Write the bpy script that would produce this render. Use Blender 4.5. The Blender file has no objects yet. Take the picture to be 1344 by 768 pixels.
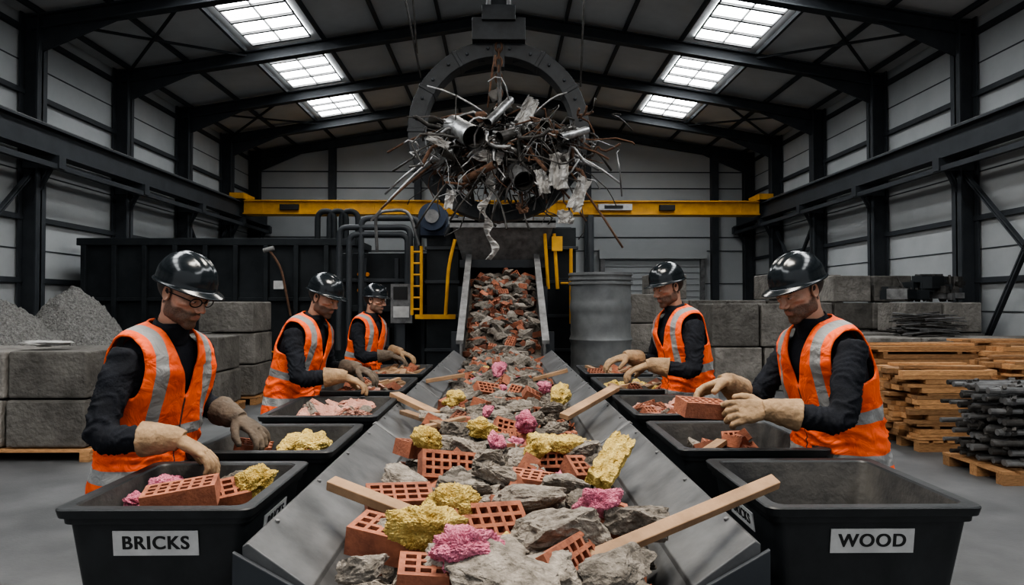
import bpy, bmesh, math, random
import numpy as np
from mathutils import Vector, Matrix, Euler, noise
random.seed(7); np.random.seed(7)
R=random.Random(11)
scene=bpy.context.scene
COL=scene.collection

# ------------------------------------------------------------------ materials
def mk(name,c1,c2=None,scale=6,rough=.6,rough2=None,metal=0,bump=.2,bscale=40,tint=0,emit=None,coat=0,bdist=.01,stretch=None,spec=.5):
    m=bpy.data.materials.new(name); m.use_nodes=True
    nt=m.node_tree; N=nt.nodes; L=nt.links
    b=N['Principled BSDF']
    b.inputs['Metallic'].default_value=metal
    b.inputs['Coat Weight'].default_value=coat
    b.inputs['Coat Roughness'].default_value=.12
    b.inputs['Specular IOR Level'].default_value=spec
    tc=N.new('ShaderNodeTexCoord'); src=tc.outputs['Object']
    if stretch:
        mp=N.new('ShaderNodeMapping'); mp.inputs['Scale'].default_value=stretch
        L.new(src,mp.inputs['Vector']); src=mp.outputs['Vector']
    n=N.new('ShaderNodeTexNoise'); n.inputs['Scale'].default_value=scale; n.inputs['Detail'].default_value=8; n.inputs['Roughness'].default_value=.62
    L.new(src,n.inputs['Vector'])
    r=N.new('ShaderNodeValToRGB'); r.color_ramp.elements[0].position=.33; r.color_ramp.elements[1].position=.68
    c2=c2 or tuple(x*.75 for x in c1)
    r.color_ramp.elements[0].color=(*c2,1); r.color_ramp.elements[1].color=(*c1,1)
    L.new(n.outputs['Fac'],r.inputs['Fac']); out=r.outputs['Color']
    if tint:
        a=N.new('ShaderNodeAttribute'); a.attribute_name='tint'
        mr=N.new('ShaderNodeMapRange'); mr.inputs['To Min'].default_value=1-tint; mr.inputs['To Max'].default_value=1+tint*.6
        L.new(a.outputs['Fac'],mr.inputs['Value'])
        mx=N.new('ShaderNodeVectorMath'); mx.operation='SCALE'
        L.new(out,mx.inputs[0]); L.new(mr.outputs[0],mx.inputs['Scale']); out=mx.outputs[0]
    L.new(out,b.inputs['Base Color'])
    mr2=N.new('ShaderNodeMapRange'); mr2.inputs['To Min'].default_value=rough; mr2.inputs['To Max'].default_value=rough2 if rough2 is not None else min(1,rough+.15)
    L.new(n.outputs['Fac'],mr2.inputs['Value']); L.new(mr2.outputs[0],b.inputs['Roughness'])
    if bump:
        n2=N.new('ShaderNodeTexNoise'); n2.inputs['Scale'].default_value=bscale; n2.inputs['Detail'].default_value=6
        L.new(src,n2.inputs['Vector'])
        bp=N.new('ShaderNodeBump'); bp.inputs['Strength'].default_value=bump; bp.inputs['Distance'].default_value=bdist
        L.new(n2.outputs['Fac'],bp.inputs['Height']); L.new(bp.outputs[0],b.inputs['Normal'])
    if emit:
        b.inputs['Emission Color'].default_value=(*emit[0],1); b.inputs['Emission Strength'].default_value=emit[1]
    return m

M={}
M['floor']=mk('dusty_concrete_floor',(.12,.122,.124),(.058,.06,.062),1.6,.5,.75,bump=.25,bscale=50,bdist=.006)
M['wall']=mk('wall_cladding',(.44,.455,.46),(.37,.385,.39),.6,.6,bump=.05)
M['wall2']=mk('side_wall_cladding',(.45,.465,.47),(.33,.345,.35),.5,.6,bump=.05)
M['roof']=mk('roof_sheet',(.56,.57,.575),(.44,.45,.455),.8,.65,bump=.05)
M['steel']=mk('dark_painted_steel',(.043,.048,.054),(.027,.031,.036),3,.5,bump=.08,spec=.35)
M['steel2']=mk('conveyor_steel',(.15,.152,.154),(.062,.064,.066),6,.34,.6,metal=.3,bump=.25,bscale=30,bdist=.004)
M['steel3']=mk('grey_worn_steel',(.24,.24,.24),(.10,.10,.10),7,.4,.7,metal=.5,bump=.2,bscale=25)
M['belt']=mk('rubber_belt',(.05,.05,.052),(.03,.03,.03),10,.7,bump=.3)
M['black']=mk('machine_black',(.022,.026,.029),(.009,.011,.013),2.5,.5,.7,bump=.1,spec=.25)
M['ring']=mk('ring_dark_steel',(.036,.039,.043),(.014,.016,.018),6,.4,.65,metal=.2,bump=.25,bscale=20)
M['bin']=mk('bin_plastic',(.020,.022,.024),(.010,.012,.013),14,.36,.62,bump=.2,bscale=60,bdist=.003,spec=.4)
M['binin']=mk('bin_interior_dust',(.085,.08,.073),(.022,.022,.023),6,.6,.85,bump=.35,bscale=40)
M['yellow']=mk('crane_yellow',(.68,.35,.02),(.48,.23,.02),4,.5,bump=.05)
M['conc']=mk('concrete_block',(.25,.235,.213),(.105,.097,.087),3.0,.9,bump=.9,bscale=16,tint=.45,bdist=.035)
M['gravel']=mk('gravel',(.34,.33,.31),(.12,.117,.11),26,.95,bump=1,bscale=40,bdist=.08)
M['rock']=mk('broken_concrete',(.285,.25,.21),(.090,.077,.063),26,.93,bump=1,bscale=55,tint=.6,bdist=.022)
M['brick']=mk('fired_clay',(.37,.135,.075),(.18,.064,.038),18,.9,bump=.6,bscale=90,tint=.5,bdist=.006)
M['bedding']=mk('rubble_fines',(.17,.14,.11),(.055,.046,.038),40,.95,bump=1,bscale=90,bdist=.02)
M['yins']=mk('yellow_mineral_wool',(.88,.68,.25),(.60,.41,.12),24,1,bump=1,bscale=110,bdist=.025,spec=.1)
M['pins']=mk('pink_mineral_wool',(.88,.33,.43),(.62,.17,.26),24,1,bump=1,bscale=110,bdist=.025,spec=.1)
M['fins']=mk('flesh_plaster_foam',(.60,.33,.26),(.36,.17,.125),25,.95,bump=.8,bscale=90,bdist=.01)
M['wood']=mk('timber',(.54,.295,.135),(.29,.148,.062),5,.7,bump=.35,bscale=30,tint=.45,stretch=(3,14,14),bdist=.004)
M['wood2']=mk('weathered_plank',(.38,.235,.135),(.20,.12,.065),8,.75,bump=.5,bscale=30,tint=.3,bdist=.004)
M['chrome']=mk('scrap_silver',(.52,.52,.52),(.18,.18,.18),8,.3,.5,metal=.8,bump=.4,bscale=18,tint=.4,bdist=.02)
M['dkscrap']=mk('scrap_dark',(.11,.105,.10),(.04,.037,.034),14,.45,metal=.6,bump=.4,tint=.3)
M['rust']=mk('scrap_rust',(.19,.10,.06),(.08,.045,.03),20,.8,metal=.2,bump=.5,tint=.3)
M['sheet']=mk('scrap_light_sheet',(.50,.49,.47),(.19,.185,.18),6,.5,metal=.3,bump=.4,tint=.55)
M['white']=mk('label_white',(.58,.575,.56),(.42,.415,.41),9,.6,bump=.05)
M['ink']=mk('label_ink',(.012,.012,.012),None,9,.6,bump=0)
M['lamp']=mk('skylight_polycarbonate',(.8,.85,.9),(.8,.85,.9),1,.4,bump=0,emit=((.96,.985,1.0),12.5))
M['shirt']=mk('black_workshirt',(.016,.018,.024),(.009,.010,.013),8,.85,bump=.7,bscale=22,bdist=.015,spec=.22)
M['pants']=mk('dark_trousers',(.03,.034,.045),(.018,.02,.028),8,.9,bump=.4,bscale=26)
M['boot']=mk('boot_leather',(.03,.022,.016),None,10,.6,bump=.3)
M['glove']=mk('leather_glove',(.40,.265,.15),(.20,.13,.075),14,.85,bump=.7,bscale=50,bdist=.007)
M['dglove']=mk('grey_work_glove',(.15,.115,.085),(.065,.05,.038),14,.85,bump=.7,bscale=50,bdist=.007)
M['helmet']=mk('hardhat_shell',(.010,.014,.017),(.006,.008,.010),4,.16,.24,bump=.0,coat=.2,spec=.4)
M['silo']=mk('galvanised_drum',(.27,.28,.28),(.17,.175,.18),3,.45,metal=.4,bump=.1)
M['blue']=mk('motor_blue',(.02,.035,.07),None,6,.5,bump=.1)
M['orange']=mk('barrier_orange',(.8,.28,.03),None,6,.5,bump=.05)
M['neckskin']=mk('neck_skin',(.48,.27,.185),(.42,.23,.155),20,.5,bump=.05)

def skin_mat():
    m=bpy.data.materials.new('face_skin'); m.use_nodes=True; N=m.node_tree.nodes; L=m.node_tree.links; b=N['Principled BSDF']
    a=N.new('ShaderNodeAttribute'); a.attribute_name='paint'
    n=N.new('ShaderNodeTexNoise'); n.inputs['Scale'].default_value=180
    tc=N.new('ShaderNodeTexCoord'); L.new(tc.outputs['Object'],n.inputs['Vector'])
    mr=N.new('ShaderNodeMapRange'); mr.inputs['To Min'].default_value=.82; mr.inputs['To Max'].default_value=1.15; L.new(n.outputs['Fac'],mr.inputs['Value'])
    v=N.new('ShaderNodeVectorMath'); v.operation='SCALE'; L.new(a.outputs['Color'],v.inputs[0]); L.new(mr.outputs[0],v.inputs['Scale'])
    L.new(v.outputs[0],b.inputs['Base Color']); b.inputs['Roughness'].default_value=.5
    b.inputs['Subsurface Weight'].default_value=.1; b.inputs['Subsurface Scale'].default_value=.01
    bp=N.new('ShaderNodeBump'); bp.inputs['Strength'].default_value=.25; bp.inputs['Distance'].default_value=.002
    L.new(n.outputs['Fac'],bp.inputs['Height']); L.new(bp.outputs[0],b.inputs['Normal'])
    return m
M['skin']=skin_mat()

def vest_mat():
    m=bpy.data.materials.new('hi_vis_vest'); m.use_nodes=True; N=m.node_tree.nodes; L=m.node_tree.links; b=N['Principled BSDF']
    uv=N.new('ShaderNodeUVMap'); uv.uv_map='UVMap'
    s=N.new('ShaderNodeSeparateXYZ'); L.new(uv.outputs[0],s.inputs[0])
    def math_(op,a,c=None):
        n=N.new('ShaderNodeMath'); n.operation=op
        if hasattr(a,'links') : L.new(a,n.inputs[0])
        else: n.inputs[0].default_value=a
        if c is not None:
            if hasattr(c,'links'): L.new(c,n.inputs[1])
            else: n.inputs[1].default_value=c
        return n.outputs[0]
    au=math_('ABSOLUTE',s.outputs[0]); v=s.outputs[1]
    def band(x,lo,hi):
        return math_('MULTIPLY',math_('GREATER_THAN',x,lo),math_('LESS_THAN',x,hi))
    f=math_('MAXIMUM',math_('MAXIMUM',band(v,.925,.975),band(v,1.10,1.15)),math_('MULTIPLY',band(au,.092,.136),math_('GREATER_THAN',v,1.15)))
    zipm=math_('MULTIPLY',math_('LESS_THAN',au,.004),math_('GREATER_THAN',v,0))
    tc=N.new('ShaderNodeTexCoord'); n=N.new('ShaderNodeTexNoise'); n.inputs['Scale'].default_value=9; n.inputs['Detail'].default_value=4; L.new(tc.outputs['Object'],n.inputs['Vector'])
    r=N.new('ShaderNodeValToRGB'); r.color_ramp.elements[0].color=(.74,.075,.010,1); r.color_ramp.elements[1].color=(1,.135,.02,1)
    r.color_ramp.elements[0].position=.3; r.color_ramp.elements[1].position=.6
    L.new(n.outputs['Fac'],r.inputs['Fac'])
    mx=N.new('ShaderNodeMix'); mx.data_type='RGBA'; L.new(f,mx.inputs['Factor']); L.new(r.outputs[0],mx.inputs['A']); mx.inputs['B'].default_value=(.26,.26,.255,1)
    mz=N.new('ShaderNodeMix'); mz.data_type='RGBA'; L.new(zipm,mz.inputs['Factor']); L.new(mx.outputs['Result'],mz.inputs['A']); mz.inputs['B'].default_value=(.05,.03,.03,1)
    L.new(mz.outputs['Result'],b.inputs['Base Color']); b.inputs['Roughness'].default_value=.7
    bp=N.new('ShaderNodeBump'); bp.inputs['Strength'].default_value=.8; bp.inputs['Distance'].default_value=.025
    n2=N.new('ShaderNodeTexNoise'); n2.inputs['Scale'].default_value=14; n2.inputs['Detail'].default_value=3; n2.inputs['Distortion'].default_value=.8; L.new(tc.outputs['Object'],n2.inputs['Vector'])
    L.new(n2.outputs['Fac'],bp.inputs['Height']); L.new(bp.outputs[0],b.inputs['Normal'])
    return m
M['vest']=vest_mat()

# ------------------------------------------------------------------ builders
def group(name,loc=(0,0,0),rz=0):
    e=bpy.data.objects.new(name,None); e.location=loc; e.rotation_euler=(0,0,rz); e.empty_display_size=.1; COL.objects.link(e); return e
def adopt(o,p,world=True):
    o.parent=p
    if world:
        o.matrix_parent_inverse=(Matrix.Translation(p.location)@p.rotation_euler.to_matrix().to_4x4()).inverted()
def box_vf(c,s,rot=None):
    v=np.array([[x,y,z] for x in(-.5,.5) for y in(-.5,.5) for z in(-.5,.5)])*np.array(s)
    if rot is not None: v=v@np.array(rot.to_3x3() if isinstance(rot,Matrix) else Euler(rot).to_matrix()).T
    v=v+np.array(c)
    f=[(0,1,3,2),(4,6,7,5),(0,4,5,1),(2,3,7,6),(0,2,6,4),(1,5,7,3)]
    return v,f
def frames(pts):
    T=[]
    n=len(pts)
    for i in range(n):
        a=pts[max(0,i-1)];b=pts[min(n-1,i+1)]
        t=(b-a); t=t.normalized() if t.length>1e-9 else Vector((0,0,1)); T.append(t)
    up=Vector((0,0,1)) if abs(T[0].z)<.9 else Vector((1,0,0))
    u=T[0].cross(up).normalized(); out=[]
    for t in T:
        u=(u-t*u.dot(t)).normalized(); out.append((u,t.cross(u)))
    return T,out
FCACHE={}
def tube_vf(pts,rad,n=10,cap=True,round_=False):
    pts=[Vector(p) for p in pts]
    if not hasattr(rad,'__len__'): rad=[rad]*len(pts)
    rad=list(rad)
    if round_:
        d0=(pts[0]-pts[1]).normalized(); d1=(pts[-1]-pts[-2]).normalized(); r0=rad[0]; r1=rad[-1]; p0=pts[0]; p1=pts[-1]
        pre=[(p0+d0*r0*math.sin(a),r0*math.cos(a)) for a in (1.35,.9,.45)]
        post=[(p1+d1*r1*math.sin(a),r1*math.cos(a)) for a in (.45,.9,1.35)]
        pts=[p for p,_ in pre]+pts+[p for p,_ in post]; rad=[r for _,r in pre]+rad+[r for _,r in post]
    T,F=frames(pts)
    an=np.arange(n)*2*math.pi/n; ca=np.cos(an)[:,None]; sa=np.sin(an)[:,None]
    V=np.concatenate([np.array(p)+(ca*np.array(u)+sa*np.array(w))*r for p,(u,w),r in zip(pts,F,rad)])
    key=(len(pts),n,cap)
    if key not in FCACHE:
        fs=[]
        for i in range(len(pts)-1):
            for k in range(n):
                k2=(k+1)%n; fs.append((i*n+k,i*n+k2,(i+1)*n+k2,(i+1)*n+k))
        if cap:
            fs.append(tuple(range(n))[::-1]); fs.append(tuple((len(pts)-1)*n+k for k in range(n)))
        FCACHE[key]=fs
    return V,FCACHE[key]
CONV={}
def conv(f):
    k=id(f)
    if k in CONV and CONV[k][0] is f: return CONV[k][1],CONV[k][2]
    cnt=np.array([len(q) for q in f],dtype=np.int32); flat=np.array([i for q in f for i in q],dtype=np.int32)
    CONV[k]=(f,flat,cnt); return flat,cnt
def build_mesh(name,V,flat,cnt):
    me=bpy.data.meshes.new(name)
    me.vertices.add(len(V)); me.vertices.foreach_set('co',np.asarray(V,dtype=np.float32).ravel())
    me.loops.add(len(flat)); me.loops.foreach_set('vertex_index',flat.astype(np.int32))
    me.polygons.add(len(cnt)); st=np.zeros(len(cnt),dtype=np.int32); st[1:]=np.cumsum(cnt)[:-1]; me.polygons.foreach_set('loop_start',st)
    me.update(calc_edges=True); return me
class MB:
    def __init__(s): s.V=[];s.F=[];s.C=[];s.mi=[];s.t=[];s.n=0;s.mats=[]
    def add(s,v,f,mat,tint=None,mtx=None):
        v=np.asarray(v,dtype=float)
        if mtx is not None:
            A=np.array(mtx); v=v@A[:3,:3].T+A[:3,3]
        if mat not in s.mats: s.mats.append(mat)
        i=s.mats.index(mat); s.V.append(v)
        flat,cnt=conv(f); s.F.append(flat+s.n); s.C.append(cnt); s.mi.append(np.full(len(cnt),i,dtype=np.int32))
        t=R.random() if tint is None else tint
        s.t.append(np.full(len(v),t,dtype=np.float32)); s.n+=len(v); return s
    def box(s,c,d,mat,rot=None,tint=None): return s.add(*box_vf(c,d,rot),mat,tint)
    def bx(s,x0,x1,y0,y1,z0,z1,mat,tint=None): return s.box(((x0+x1)/2,(y0+y1)/2,(z0+z1)/2),(abs(x1-x0),abs(y1-y0),abs(z1-z0)),mat,None,tint)
    def tube(s,pts,r,mat,n=10,tint=None,**k): return s.add(*tube_vf(pts,r,n,**k),mat,tint)
    def prism(s,poly,axis,a,b,mat,tint=None):
        def P(p,t):
            return {'x':(t,p[0],p[1]),'y':(p[0],t,p[1]),'z':(p[0],p[1],t)}[axis]
        n=len(poly); v=[P(p,a) for p in poly]+[P(p,b) for p in poly]
        f=[tuple(range(n)),tuple(range(n,2*n))[::-1]]+[(i,n+i,n+(i+1)%n,(i+1)%n) for i in range(n)]
        return s.add(v,f,mat,tint)
    def make(s,name,parent=None,smooth=False,bevel=0,world=True,ang=None,recalc=True):
        V=np.concatenate(s.V)
        me=build_mesh(name,V,np.concatenate(s.F),np.concatenate(s.C))
        for m in s.mats: me.materials.append(M[m])
        me.polygons.foreach_set('material_index',np.concatenate(s.mi))
        a=me.attributes.new('tint','FLOAT','POINT'); a.data.foreach_set('value',np.concatenate(s.t))
        if recalc:
            bm=bmesh.new(); bm.from_mesh(me); bmesh.ops.recalc_face_normals(bm,faces=bm.faces[:]); bm.to_mesh(me); bm.free()
        if smooth: me.shade_smooth()
        else: me.shade_flat()
        o=bpy.data.objects.new(name,me); COL.objects.link(o)
        if ang:
            try: me.set_sharp_from_angle(angle=ang)
            except Exception: pass
        if bevel:
            md=o.modifiers.new('bevel','BEVEL'); md.width=bevel; md.segments=2; md.limit_method='ANGLE'
        if parent: adopt(o,parent,world)
        return o
def bake(o,mods):
    for t,kw in mods:
        md=o.modifiers.new(t,t)
        for k,v in kw.items(): setattr(md,k,v)
    dg=bpy.context.evaluated_depsgraph_get()
    me=bpy.data.meshes.new_from_object(o.evaluated_get(dg)); o.modifiers.clear(); old=o.data; o.data=me; bpy.data.meshes.remove(old); return o
def displace(me,fn):
    n=len(me.vertices); co=np.zeros(n*3,dtype=np.float32); me.vertices.foreach_get('co',co); no=np.zeros(n*3,dtype=np.float32); me.vertices.foreach_get('normal',no)
    co=co.reshape(-1,3); no=no.reshape(-1,3); d=np.array([fn(Vector(c.tolist())) for c in co]); me.vertices.foreach_set('co',(co+no*d[:,None]).astype(np.float32).ravel()); me.update()

# ------------------------------------------------------------------ camera
CAMZ=1.63; FP=896.0; CX,CY=660,400
cd=bpy.data.cameras.new('camera'); cam=bpy.data.objects.new('camera',cd); COL.objects.link(cam)
cd.lens=24; cd.sensor_width=36; cam.location=(0,0,CAMZ)
cam.rotation_euler=(math.radians(91.02),0,math.radians(-.77)); scene.camera=cam
cd.clip_end=200
def at_z(px,py,z):
    d=FP*(CAMZ-z)/(py-CY); return Vector(((px-CX)/FP*d,d,z))
def at_d(px,py,d): return Vector(((px-CX)/FP*d,d,CAMZ-(py-CY)/FP*d))

# ------------------------------------------------------------------ people
def smin(a,b_,k):
    h=np.clip(.5+.5*(b_-a)/k,0,1); return b_*(1-h)+a*h-k*h*(1-h)
def smax(a,b_,k): return -smin(-a,-b_,k)
def ell(p,c,r): 
    r=np.array(r); q=(p-np.array(c))/r; k0=np.linalg.norm(q,axis=-1); k1=np.linalg.norm(q/r,axis=-1)+1e-9; return k0*(k0-1)/k1
def caps(p,a,b_,r0,r1):
    a=np.array(a);b_=np.array(b_);ba=b_-a; h=np.clip(((p-a)@ba)/(ba@ba),0,1); return np.linalg.norm(p-a-h[...,None]*ba,axis=-1)-(r0+(r1-r0)*h)
def head_sdf(p):
    d=ell(p,(0,-.018,.028),(.075,.096,.086))
    d=smin(d,ell(p,(0,.020,-.028),(.062,.068,.080)),.02)
    d=smin(d,ell(p,(0,.022,-.074),(.053,.056,.036)),.022)
    d=smin(d,ell(p,(0,.068,-.100),(.026,.020,.018)),.016)
    for s in(-1,1):
        d=smin(d,ell(p,(s*.043,.056,-.017),(.021,.024,.014)),.014)
        d=smin(d,caps(p,(s*.010,.088,.021),(s*.043,.072,.023),.009,.009),.009)
        d=smin(d,ell(p,(s*.052,.0,-.062),(.010,.03,.022)),.02)
    for s in(-1,1): d=smax(d,-ell(p,(s*.031,.101,.002),(.019,.021,.013)),.009)
    for s in(-1,1): d=smax(d,-ell(p,(s*.057,.078,-.052),(.018,.028,.020)),.022)
    d=smin(d,caps(p,(0,.088,.012),(0,.111,-.024),.0062,.0085),.008)
    d=smin(d,ell(p,(0,.112,-.028),(.0095,.0095,.0085)),.006)
    for s in(-1,1): d=smin(d,ell(p,(s*.0125,.100,-.033),(.0085,.011,.0075)),.005)
    for s in(-1,1): d=smax(d,-ell(p,(s*.007,.108,-.0405),(.004,.006,.004)),.002)
    d=smin(d,ell(p,(0,.074,-.062),(.027,.016,.016)),.010)
    d=smin(d,caps(p,(-.015,.0865,-.0575),(.015,.0865,-.0575),.0040,.0040),.005)
    d=smin(d,caps(p,(-.013,.0855,-.0680),(.013,.0855,-.0680),.0050,.0050),.005)
    d=smax(d,-caps(p,(-.021,.0935,-.0625),(.021,.0935,-.0625),.0024,.0024),.003)
    for s in(-1,1): d=smin(d,ell(p,(s*.031,.0765,.0020),(.0148,.0150,.0120)),.0025)
    return d
def make_head_mesh():
    bm=bmesh.new(); bmesh.ops.create_icosphere(bm,subdivisions=7,radius=1)
    D=np.array([tuple(v.co.normalized()) for v in bm.verts]); cur=np.full(len(D),.16)
    for _ in range(60):
        s=head_sdf(D*cur[:,None]); cur=np.where(s>0.0003,cur-np.clip(s,.0003,.03)*.75,cur)
    P=D*cur[:,None]; x,y,z=P[:,0],P[:,1],P[:,2]; ax=np.abs(x)
    sm=lambda a,b_,t: np.clip((t-a)/(b_-a),0,1)**2*(3-2*np.clip((t-a)/(b_-a),0,1))
    C_=np.tile(np.array([.53,.305,.215]),(len(P),1))
    nz=np.array([noise.noise(Vector(p)*60) for p in P])*.006; n3=np.array([noise.noise(Vector(p)*260) for p in P])
    hairm=sm(.006,-.006,y+nz+np.maximum(0,-z)*.25)*sm(-.055,-.04,z+nz); hairm=np.maximum(hairm,sm(.05,.058,z))
    hairm=np.maximum(hairm, sm(.016,.008,y+nz)*sm(.05,.06,ax)*sm(-.03,-.02,z))
    line=-.040-np.clip(.032-ax,0,1)*.50+np.clip(.028-y,0,1)*.75
    beard=sm(.006,-.006,z-line+nz)*sm(-.02,.0,y)
    lip=np.exp(-((x/.019)**2)**2-((z+.063)/.0085)**4)*(y>.07)
    chinm=beard*(1-lip)
    must=np.exp(-((x/.025)**4)-((z+.0475+ax*.12)/.0055)**2)*(y>.07)
    brow=np.exp(-(((ax-.032)/.019)**4)-((z-.0205-(.012-np.abs(ax-.03))*.12)/.0038)**2)*(y>.05)
    cheek=np.exp(-(((ax-.045)/.02)**2)-((z+.022)/.02)**2); nose=np.exp(-((x/.015)**2)-((z+.03)/.014)**2)*(y>.09)
    def mixc(m,c): 
        m=np.clip(m,0,1)[:,None]; return C_*(1-m)+np.array(c)*m
    sock=np.exp(-(((ax-.030)/.017)**2)-((z-.004)/.012)**2)*(y>.05); C_=mixc(sock*.25,(.30,.145,.10))
    C_=mixc(.35*cheek+.4*nose,(.57,.24,.17)); st=.80+.15*n3
    C_=mixc(chinm*st,(.055,.034,.024)); C_=mixc(must*.85,(.05,.031,.022)); C_=mixc(lip*.8,(.40,.17,.14))
    ex=(ax-.031)/.0115; eo=np.exp(-(ex**2)**3-((z+.0005)/.0030)**4)*(y>.078)
    C_=mixc(eo*.95,(.55,.52,.49)); iris=np.exp(-((((ax-.030)/.0045)**2+((z+.0003)/.0045)**2))**3)*(eo>.3); C_=mixc(iris,(.03,.018,.012))
    lash=np.exp(-(ex**2)**3-((z-.0030)/.0011)**2)*(y>.07); C_=mixc(lash*.95,(.02,.013,.011))
    C_=mixc(brow*.95,(.025,.016,.012)); C_=mixc(hairm*.97,(.020,.014,.010))
    C_*=(1+n3*.05)[:,None]
    P=P*(1+(hairm*.055+chinm*.035*(1+.6*n3)+must*.018*(1+.5*n3))[:,None])
    me=bpy.data.meshes.new('head'); me.from_pydata(P.tolist(),[],[tuple(v.index for v in f.verts) for f in bm.faces]); bm.free()
    me.materials.append(M['skin']); a=me.attributes.new('paint','FLOAT_COLOR','POINT'); a.data.foreach_set('color',np.concatenate([np.clip(C_,0,1),np.ones((len(C_),1))],1).ravel()); me.shade_smooth(); return me
HEAD=make_head_mesh()
def ear_vf(s):
    n=16;V=[];F=[]
    for j in range(9):
        for i in range(n):
            a=2*math.pi*i/n; rad=(.0,.35,.6,.78,.92,1,.97,.8,.55)[j]; dep=(-.004,-.004,-.002,.003,.006,.004,-.002,-.007,-.01)[j]
            V.append((s*(.077+dep),-.006+math.cos(a)*.017*rad-.004*math.sin(a),-.006+math.sin(a)*.031*rad*(1 if math.sin(a)>0 else .85)))
    for j in range(8):
        for i in range(n): F.append((j*n+i,j*n+(i+1)%n,(j+1)*n+(i+1)%n,(j+1)*n+i))
    return V,F
def helmet_vf():
    n=64;V=[];F=[]
    for j in range(17):
        ph=j/16*math.pi/2
        for i in range(n):
            a=2*math.pi*i/n; st=math.sin(ph)**.92; x=.101*st*math.sin(a); y=.122*st*math.cos(a); z=.100*math.cos(ph)
            ridge=math.exp(-(x/.012)**2)*.007+math.exp(-((abs(x)-.034)/.007)**2)*.005
            V.append((x,y,z+ridge*(1 if ph<1.2 else max(0,(math.pi/2-ph)/.37))))
    for r_,dz,fr in((1.01,-.014,0),(1.03,-.020,.15),(1.07,-.023,.9),(1.085,-.026,1.0),(1.06,-.029,.9),(1.0,-.024,.1),(.95,-.01,0)):
        for i in range(n):
            a=2*math.pi*i/n; f_=max(0,math.cos(a))**1.0*fr; V.append((.101*r_*math.sin(a),.122*r_*math.cos(a)+.040*f_,dz-.006*f_))
    for j in range(23):
        for i in range(n): F.append((j*n+i,(j+1)*n+i,(j+1)*n+(i+1)%n,j*n+(i+1)%n))
    return V,F
HV,HF=helmet_vf()
TOR=[(.80,.155,.112,0),(.90,.172,.122,-.005),(1.0,.165,.118,0),(1.08,.158,.112,.005),(1.18,.166,.116,.005),(1.28,.182,.124,.006),(1.36,.186,.120,.002),(1.42,.167,.102,-.006),(1.455,.127,.082,-.014),(1.48,.092,.070,-.014),(1.50,.074,.064,-.010),(1.53,.064,.060,-.004)]
TORV=[(.80,.19,.15,0),(.90,.196,.15,-.005),(1.0,.188,.145,0),(1.08,.184,.14,.005),(1.18,.190,.142,.005),(1.28,.203,.144,.006),(1.38,.208,.138,.002),(1.44,.200,.119,-.006),(1.472,.172,.100,-.012),(1.492,.126,.087,-.014),(1.508,.086,.076,-.012),(1.520,.076,.072,-.012)]
def tor(z,TB=TOR):
    z=max(TB[0][0],min(TB[-1][0],z))
    for a,c_ in zip(TB,TB[1:]):
        if z<=c_[0]:
            t=(z-a[0])/(c_[0]-a[0]); return tuple(a[k]+(c_[k]-a[k])*t for k in(1,2,3))
    return TB[-1][1:]
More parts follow.
